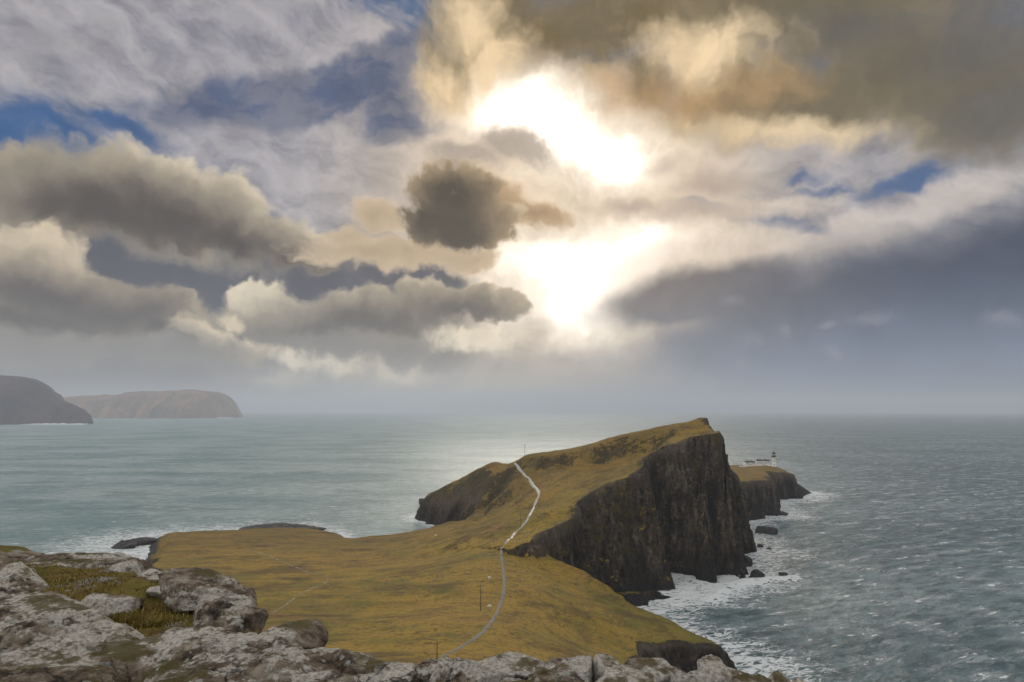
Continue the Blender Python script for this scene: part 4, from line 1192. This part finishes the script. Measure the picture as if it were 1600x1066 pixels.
# (centre px, centre py, width px, height px, depth m, distance, seed, options, name, label)
RK = [
 # far edge of the clifftop, left
 ((45, 876), 190, 34, 1.3, 9.3, 11, dict(layers=.04), 'rock_outcrop', 'long low grey outcrop running in from the left edge of the clifftop'),
 ((135, 876), 140, 34, 0.8, 9.2, 12, dict(layers=.05, tilt=-.1), 'rock_outcrop', 'streaked grey outcrop sloping up to the round boulder at the left rim'),
 ((203, 876), 46, 44, 0.42, 9.0, 13, {}, 'boulder', 'rounded blue grey boulder at the end of the outcrop on the left rim'),
 ((235, 894), 70, 20, 0.5, 8.6, 14, {}, 'rock_slab', 'pale flat slab below the round grey boulder at the rim'),
 ((35, 908), 130, 40, 0.9, 7.9, 15, dict(tilt=.16), 'rock_outcrop', 'brown and pink streaked outcrop sloping down to the right in the turf'),
 ((20, 889), 60, 20, 0.5, 8.5, 16, {}, 'rock_slab', 'small flat slab between the two left outcrops'),
 ((165, 930), 90, 14, 0.4, 7.2, 17, {}, 'rock_slab', 'thin pale slab lying in the turf left of the hollow boulder'),
 ((268, 916), 40, 12, 0.25, 7.6, 18, {}, 'rock_slab', 'small thin slab lying in the turf just left of the overhanging boulder'),
 ((327, 906), 116, 24, 0.65, 7.35, 19, dict(tilt=.10), 'boulder', 'grey overhanging boulder capping the rock at the rim'),
 ((347, 932), 100, 42, 0.6, 7.0, 20, {}, 'boulder', 'pale lichened boulder under the overhanging cap'),
 ((372, 952), 62, 30, 0.45, 6.75, 21, {}, 'boulder', 'pale grey block at the foot of the lichened boulder'),
 # big masses
 ((60, 962), 260, 52, 1.0, 6.3, 22, dict(rough=.085, layers=.03), 'rock_outcrop', 'dark mossy outcrop with white lichen patches at the left edge'),
 ((100, 1000), 240, 60, 0.9, 5.6, 23, dict(rough=.085, layers=.03), 'rock_outcrop', 'brown outcrop with a broad white lichen tongue in the left corner'),
 ((60, 1050), 330, 60, 0.9, 4.9, 24, dict(rough=.075), 'rock_outcrop', 'flat brown and white speckled outcrop in the bottom left corner'),
 ((260, 1014), 190, 56, 0.8, 5.5, 25, dict(rough=.08), 'rock_outcrop', 'rough brown outcrop between the white tongue and the large lichened rock'),
 ((395, 1010), 290, 100, 1.1, 5.35, 26, dict(rough=.085, layers=.03), 'rock_outcrop', 'largest grey outcrop thickly spotted with white lichen'),
 ((490, 1022), 200, 90, 0.9, 5.15, 27, dict(rough=.08, tilt=.12), 'rock_outcrop', 'grey brown outcrop sloping down right to the mossy hollow'),
 ((330, 1062), 300, 60, 0.8, 4.75, 28, dict(rough=.085, layers=.03), 'rock_outcrop', 'dark undercut outcrop along the bottom below the largest rock'),
 ((540, 1062), 170, 50, 0.6, 4.75, 29, dict(rough=.075), 'rock_outcrop', 'pale lichened outcrop at the bottom below the mossy hollow'),
 ((440, 984), 80, 16, 0.5, 5.75, 30, {}, 'boulder', 'brown knob on the upper back of the sloping outcrop'),
 # the row of boulders along the bottom
 ((556, 1027), 64, 26, 0.3, 5.1, 31, {}, 'boulder', 'low mossy boulder, first of the row beyond the large outcrop'),
 ((613, 1034), 58, 22, 0.28, 5.05, 32, {}, 'boulder', 'small flat lichened boulder in the moss'),
 ((666, 1036), 46, 28, 0.24, 5.0, 33, {}, 'boulder', 'whitish wedge shaped boulder left of the dark twisted one'),
 ((692, 1032), 46, 36, 0.26, 5.0, 34, {}, 'boulder', 'round speckled grey boulder against the dark twisted one'),
 ((727, 1033), 72, 42, 0.34, 4.98, 35, dict(rough=.11, crack=.09), 'boulder', 'dark furrowed boulder in front of the end of the path'),
 ((784, 1031), 72, 28, 0.34, 5.05, 36, {}, 'boulder', 'pale low boulder right of the dark furrowed one'),
 ((864, 1034), 130, 40, 0.5, 4.98, 37, dict(tilt=-.12), 'boulder', 'long grey boulder rising to the right, largest in the row'),
 ((880, 1058), 110, 40, 0.4, 4.75, 38, {}, 'boulder', 'cream speckled flat topped boulder under the long grey one'),
 ((800, 1062), 70, 26, 0.3, 4.72, 39, {}, 'boulder', 'pale stone half sunk in moss below the low boulder'),
 ((958, 1036), 44, 38, 0.24, 4.95, 40, {}, 'boulder', 'upright pointed grey boulder beside the small bush'),
 ((975, 1060), 90, 30, 0.35, 4.72, 41, {}, 'boulder', 'flat cream stone below the pointed boulder'),
 ((1017, 1036), 54, 26, 0.26, 4.95, 42, {}, 'boulder', 'smooth rounded boulder left of the dark cliff below'),
 ((1062, 1044), 48, 34, 0.25, 4.88, 43, {}, 'boulder', 'pitted boulder in front of the dark near cliff'),
 ((1097, 1050), 44, 28, 0.24, 4.82, 44, {}, 'boulder', 'small square boulder between two taller ones'),
 ((1121, 1042), 50, 44, 0.28, 4.88, 45, {}, 'boulder', 'tallest domed boulder near the right end of the row'),
 ((1155, 1050), 44, 28, 0.26, 4.82, 46, {}, 'boulder', 'brownish boulder right of the tallest domed one'),
 ((1186, 1057), 40, 24, 0.24, 4.78, 47, {}, 'boulder', 'small rough boulder, third from the right end of the row'),
 ((1218, 1058), 52, 24, 0.28, 4.76, 48, {}, 'boulder', 'low brown boulder, second from the right end of the row'),
 ((1250, 1066), 40, 20, 0.26, 4.72, 49, {}, 'boulder', 'last low boulder at the right end of the row'),
]
for (c, w, h, dep, D, seed, opt, nm, lab) in RK:
    big = w > 150
    p0 = at_dist(c[0], c[1], D)
    sx, sz = w / F * D, h / F * D
    g0 = cz(p0[0], D)
    # the lower half is sunk in the ground
    topz = p0[2] + sz * (0.14 if big else 0.10)
    full = sz * 2.0
    botz = topz - full
    q, f = rock_mesh(nm, (sx * 1.06, dep, full), seed, GNEISS, sub=6 if w > 90 else 5, **opt)
    o = make_mesh(nm, q, f, GNEISS)
    o.location = (p0[0], D, (topz + botz) / 2)
    tag(o, lab, 'rock', 'rocks on the clifftop in front')

# rocks in the sea: (waterline px, py, width px, height px, seed, label)
SR = [
 ((1184, 904), 20, 11, 61, 'larger dark rock in the foam off the foot of the high cliff'),
 ((1227, 902), 12, 7, 62, 'small dark rock farther out in the foam off the high cliff'),
 ((1200, 835), 28, 11, 63, 'long dark skerry off the cliffs beyond the summit'),
 ((1168, 886), 12, 18, 64, 'dark stack leaning on the right foot of the high cliff'),
 ((1189, 857), 10, 6, 65, 'low rock awash below the middle cliffs'),
 ((1202, 860), 7, 4, 66, 'tiny rock awash just right of the low one below the middle cliffs'),
 ((1221, 806), 18, 6, 67, 'flat black ledge rock at the foot of the square topped cliff'),
 ((1010, 912), 14, 7, 68, 'black rock in the cove beside the promontory foot'),
 ((990, 917), 10, 5, 69, 'small black rock in the cove nearest the beach'),
 ((1035, 925), 12, 5, 70, 'black rock awash in the middle of the cove'),
 ((1018, 934), 8, 4, 71, 'tiny black rock awash in the cove nearest the grass edge'),
 ((190, 857), 30, 11, 72, 'jagged black rocks on the shore behind the left boulders'),
 ((212, 853), 34, 9, 77, 'black shore rock right of the jagged ones behind the left boulders'),
 ((236, 849), 22, 7, 73, 'low black rock where the surf meets the left shore'),
 ((256, 845), 16, 5, 78, 'smallest black rock of the left shore, beside the grass edge'),
 ((432, 834), 92, 9, 74, 'long flat black reef off the left side of the grassy neck'),
 ((405, 830), 30, 7, 75, 'short black rock at the surf end of the long reef'),
 ((668, 790), 22, 10, 76, 'dark spur at the western tip of the hill'),
]
for (c, w, h, seed, lab) in SR:
    p0 = at_z(c[0], c[1], 0.0)
    D = p0[1]
    sx, sz = w / F * D, h / F * D
    q, f = rock_mesh('sea_rock', (sx * 1.1, max(sx * 0.6, 2.5), sz * 2.2), seed, WETROCK, sub=5, rough=0.16, planes=14, sharp=18, layers=0.05)
    o = make_mesh('sea_rock', q, f, WETROCK)
    o.location = (p0[0], D + sx * 0.2, 0.0)
    tag(o, lab, 'rock', 'black rocks in the sea')

# turf blades ------------------------------------------------------------------------------------------
def blade_material():
    m, g = new_mat('dead_grass_blades')
    p = pos(g)
    r = g.attr('tone')
    c = g.ramp(g.m('ADD', r * 0.75, (g.noise(p, 1.3, 4, 0.6) - 0.35) * 0.6), [(0.1, (0.085, 0.070, 0.016)), (0.35, (0.150, 0.118, 0.024)), (0.6, (0.230, 0.160, 0.040)), (0.9, (0.40, 0.30, 0.13))])
    finish(g, c, 0.8, None, 0.15)
    return m
BLADE = blade_material()
def blades(name, n, seed, area, lmin, lmax, mask, spread=0.6):
    rs = np.random.RandomState(seed)
    x = rs.uniform(area[0], area[1], n); y = rs.uniform(area[2], area[3], n)
    k = mask(x, y, rs)
    x, y = x[k], y[k]; n = len(x)
    z = clifftop_height(x[None], y[None])[0] - 0.006
    L = rs.uniform(lmin, lmax, n) * (0.75 + 0.5 * fbm2(x, y, 0.7, 2)).clip(0.4, 1.4)
    a = rs.uniform(0, 2 * math.pi, n); lean = rs.uniform(0.1, 1.0, n) * spread
    wd = rs.uniform(0.0018, 0.004, n) * 1.4
    dx, dy = np.cos(a), np.sin(a)
    b = np.stack([x, y, z], -1)
    side = np.stack([-dy, dx, 0 * dx], -1) * wd[:, None]
    mid = b + np.stack([dx * lean * L * 0.35, dy * lean * L * 0.35, L * 0.6], -1)
    tip = b + np.stack([dx * lean * L, dy * lean * L + 0, L * (1.0 - 0.35 * lean)], -1)
    co = np.concatenate([b - side, b + side, mid + side * 0.7, mid - side * 0.7, tip], 0)
    i = np.arange(n)
    quad = np.stack([i, i + n, i + 2 * n, i + 3 * n], -1)
    tri = np.stack([i + 3 * n, i + 2 * n, i + 4 * n, i + 4 * n], -1)
    f1 = np.stack([i, i + n, i + 2 * n], -1); f2 = np.stack([i, i + 2 * n, i + 3 * n], -1); f3 = np.stack([i + 3 * n, i + 2 * n, i + 4 * n], -1)
    tone = np.tile(rs.uniform(0, 1, n), 5)
    return make_mesh(name, co, np.concatenate([f1, f2, f3], 0), BLADE, {'tone': tone})
def turf_mask(x, y, rs):
    d = poly_dist(x, y, RIM, [])[0]
    return (fbm2(x, y, 1.1, 3) + 0.5 * fbm2(x, y, 0.3, 2) > -0.25) & (d > -0.25)
tag(blades('grass', 150000, 5, (-8.5, 3.0, 3.6, 9.8), 0.02, 0.06, turf_mask, 0.9), 'short mossy olive turf growing between the clifftop rocks', 'grass', kind='stuff')
TUFTS = [at_dist(215, 948, 6.9), at_dist(190, 945, 7.0), at_dist(235, 950, 6.8), at_dist(385, 962, 6.45), at_dist(640, 1050, 4.8), at_dist(760, 1058, 4.75), at_dist(1040, 1064, 4.7)]
def tuft_mask(x, y, rs):
    k = np.zeros(len(x))
    for t in TUFTS: k = np.maximum(k, np.exp(-(((x - t[0]) / 0.13) ** 2 + ((y - t[1]) / 0.10) ** 2)))
    return rs.uniform(0, 1, len(x)) < k
tag(blades('grass_tufts', 500000, 6, (-5, 2.5, 4.2, 7.4), 0.06, 0.14, tuft_mask, 0.7), 'pale dry tufts of longer grass beside the rocks', 'grass', kind='stuff')

# small bush by the pointed boulder
bu = empty('heather_bush', (0, 0, 0))
bp = at_dist(979, 1030, 5.02)
bu.location = (bp[0], 5.02, cz(bp[0], 5.02) - 0.02)
tag(bu, 'small dark heather bush sprouting behind the pointed grey boulder', 'bush')
rs = np.random.RandomState(3)
sb = MB(); tips = []
for k in range(26):
    a = rs.uniform(0, 6.28); l = rs.uniform(0.10, 0.24); r_ = rs.uniform(0.02, 0.10)
    p2 = (math.cos(a) * r_, math.sin(a) * r_, l)
    sb.tube([(0.01 * math.cos(a), 0.01 * math.sin(a), 0), (p2[0] * .5, p2[1] * .5, l * .55), p2], [0.004, 0.003, 0.0012], 5)
    tips.append(p2)
sb.build('stem', WOOD, bu)
lv = []; lf = []
for p2 in tips:
    for j in range(34):
        t = rs.uniform(0.35, 1.05); c = np.array(p2) * t + rs.normal(size=3) * 0.012
        d1 = rs.normal(size=3); d1 /= np.linalg.norm(d1); d2 = np.cross(d1, rs.normal(size=3)); d2 /= np.linalg.norm(d2)
        i = len(lv); lv += [c, c + d1 * .010 + d2 * .003, c + d1 * .018, c + d1 * .010 - d2 * .003]; lf.append([i, i + 1, i + 2, i + 3])
fo = make_mesh('foliage', np.array(lv), np.array(lf), plain('heather_leaf', (0.045, 0.042, 0.018), 0.8, 0.4, 20.0), smooth=False)
fo.parent = bu

# ------------------------------------------------------------------ air
hm = bpy.data.materials.new('sea_haze'); hm.use_nodes = True
ht = hm.node_tree; ht.nodes.clear()
hv = ht.nodes.new('ShaderNodeVolumePrincipled')
hv.inputs['Color'].default_value = (0.72, 0.78, 0.88, 1)
hv.inputs['Density'].default_value = 9.0e-5
hv.inputs['Anisotropy'].default_value = 0.2
ho = ht.nodes.new('ShaderNodeOutputMaterial'); ht.links.new(hv.outputs[0], ho.inputs['Volume'])
hb = MB(); hb.box((0, 0, 306), (70000, 70000, 628)); hz_o = hb.build('haze', hm)
tag(hz_o, kind='stuff')
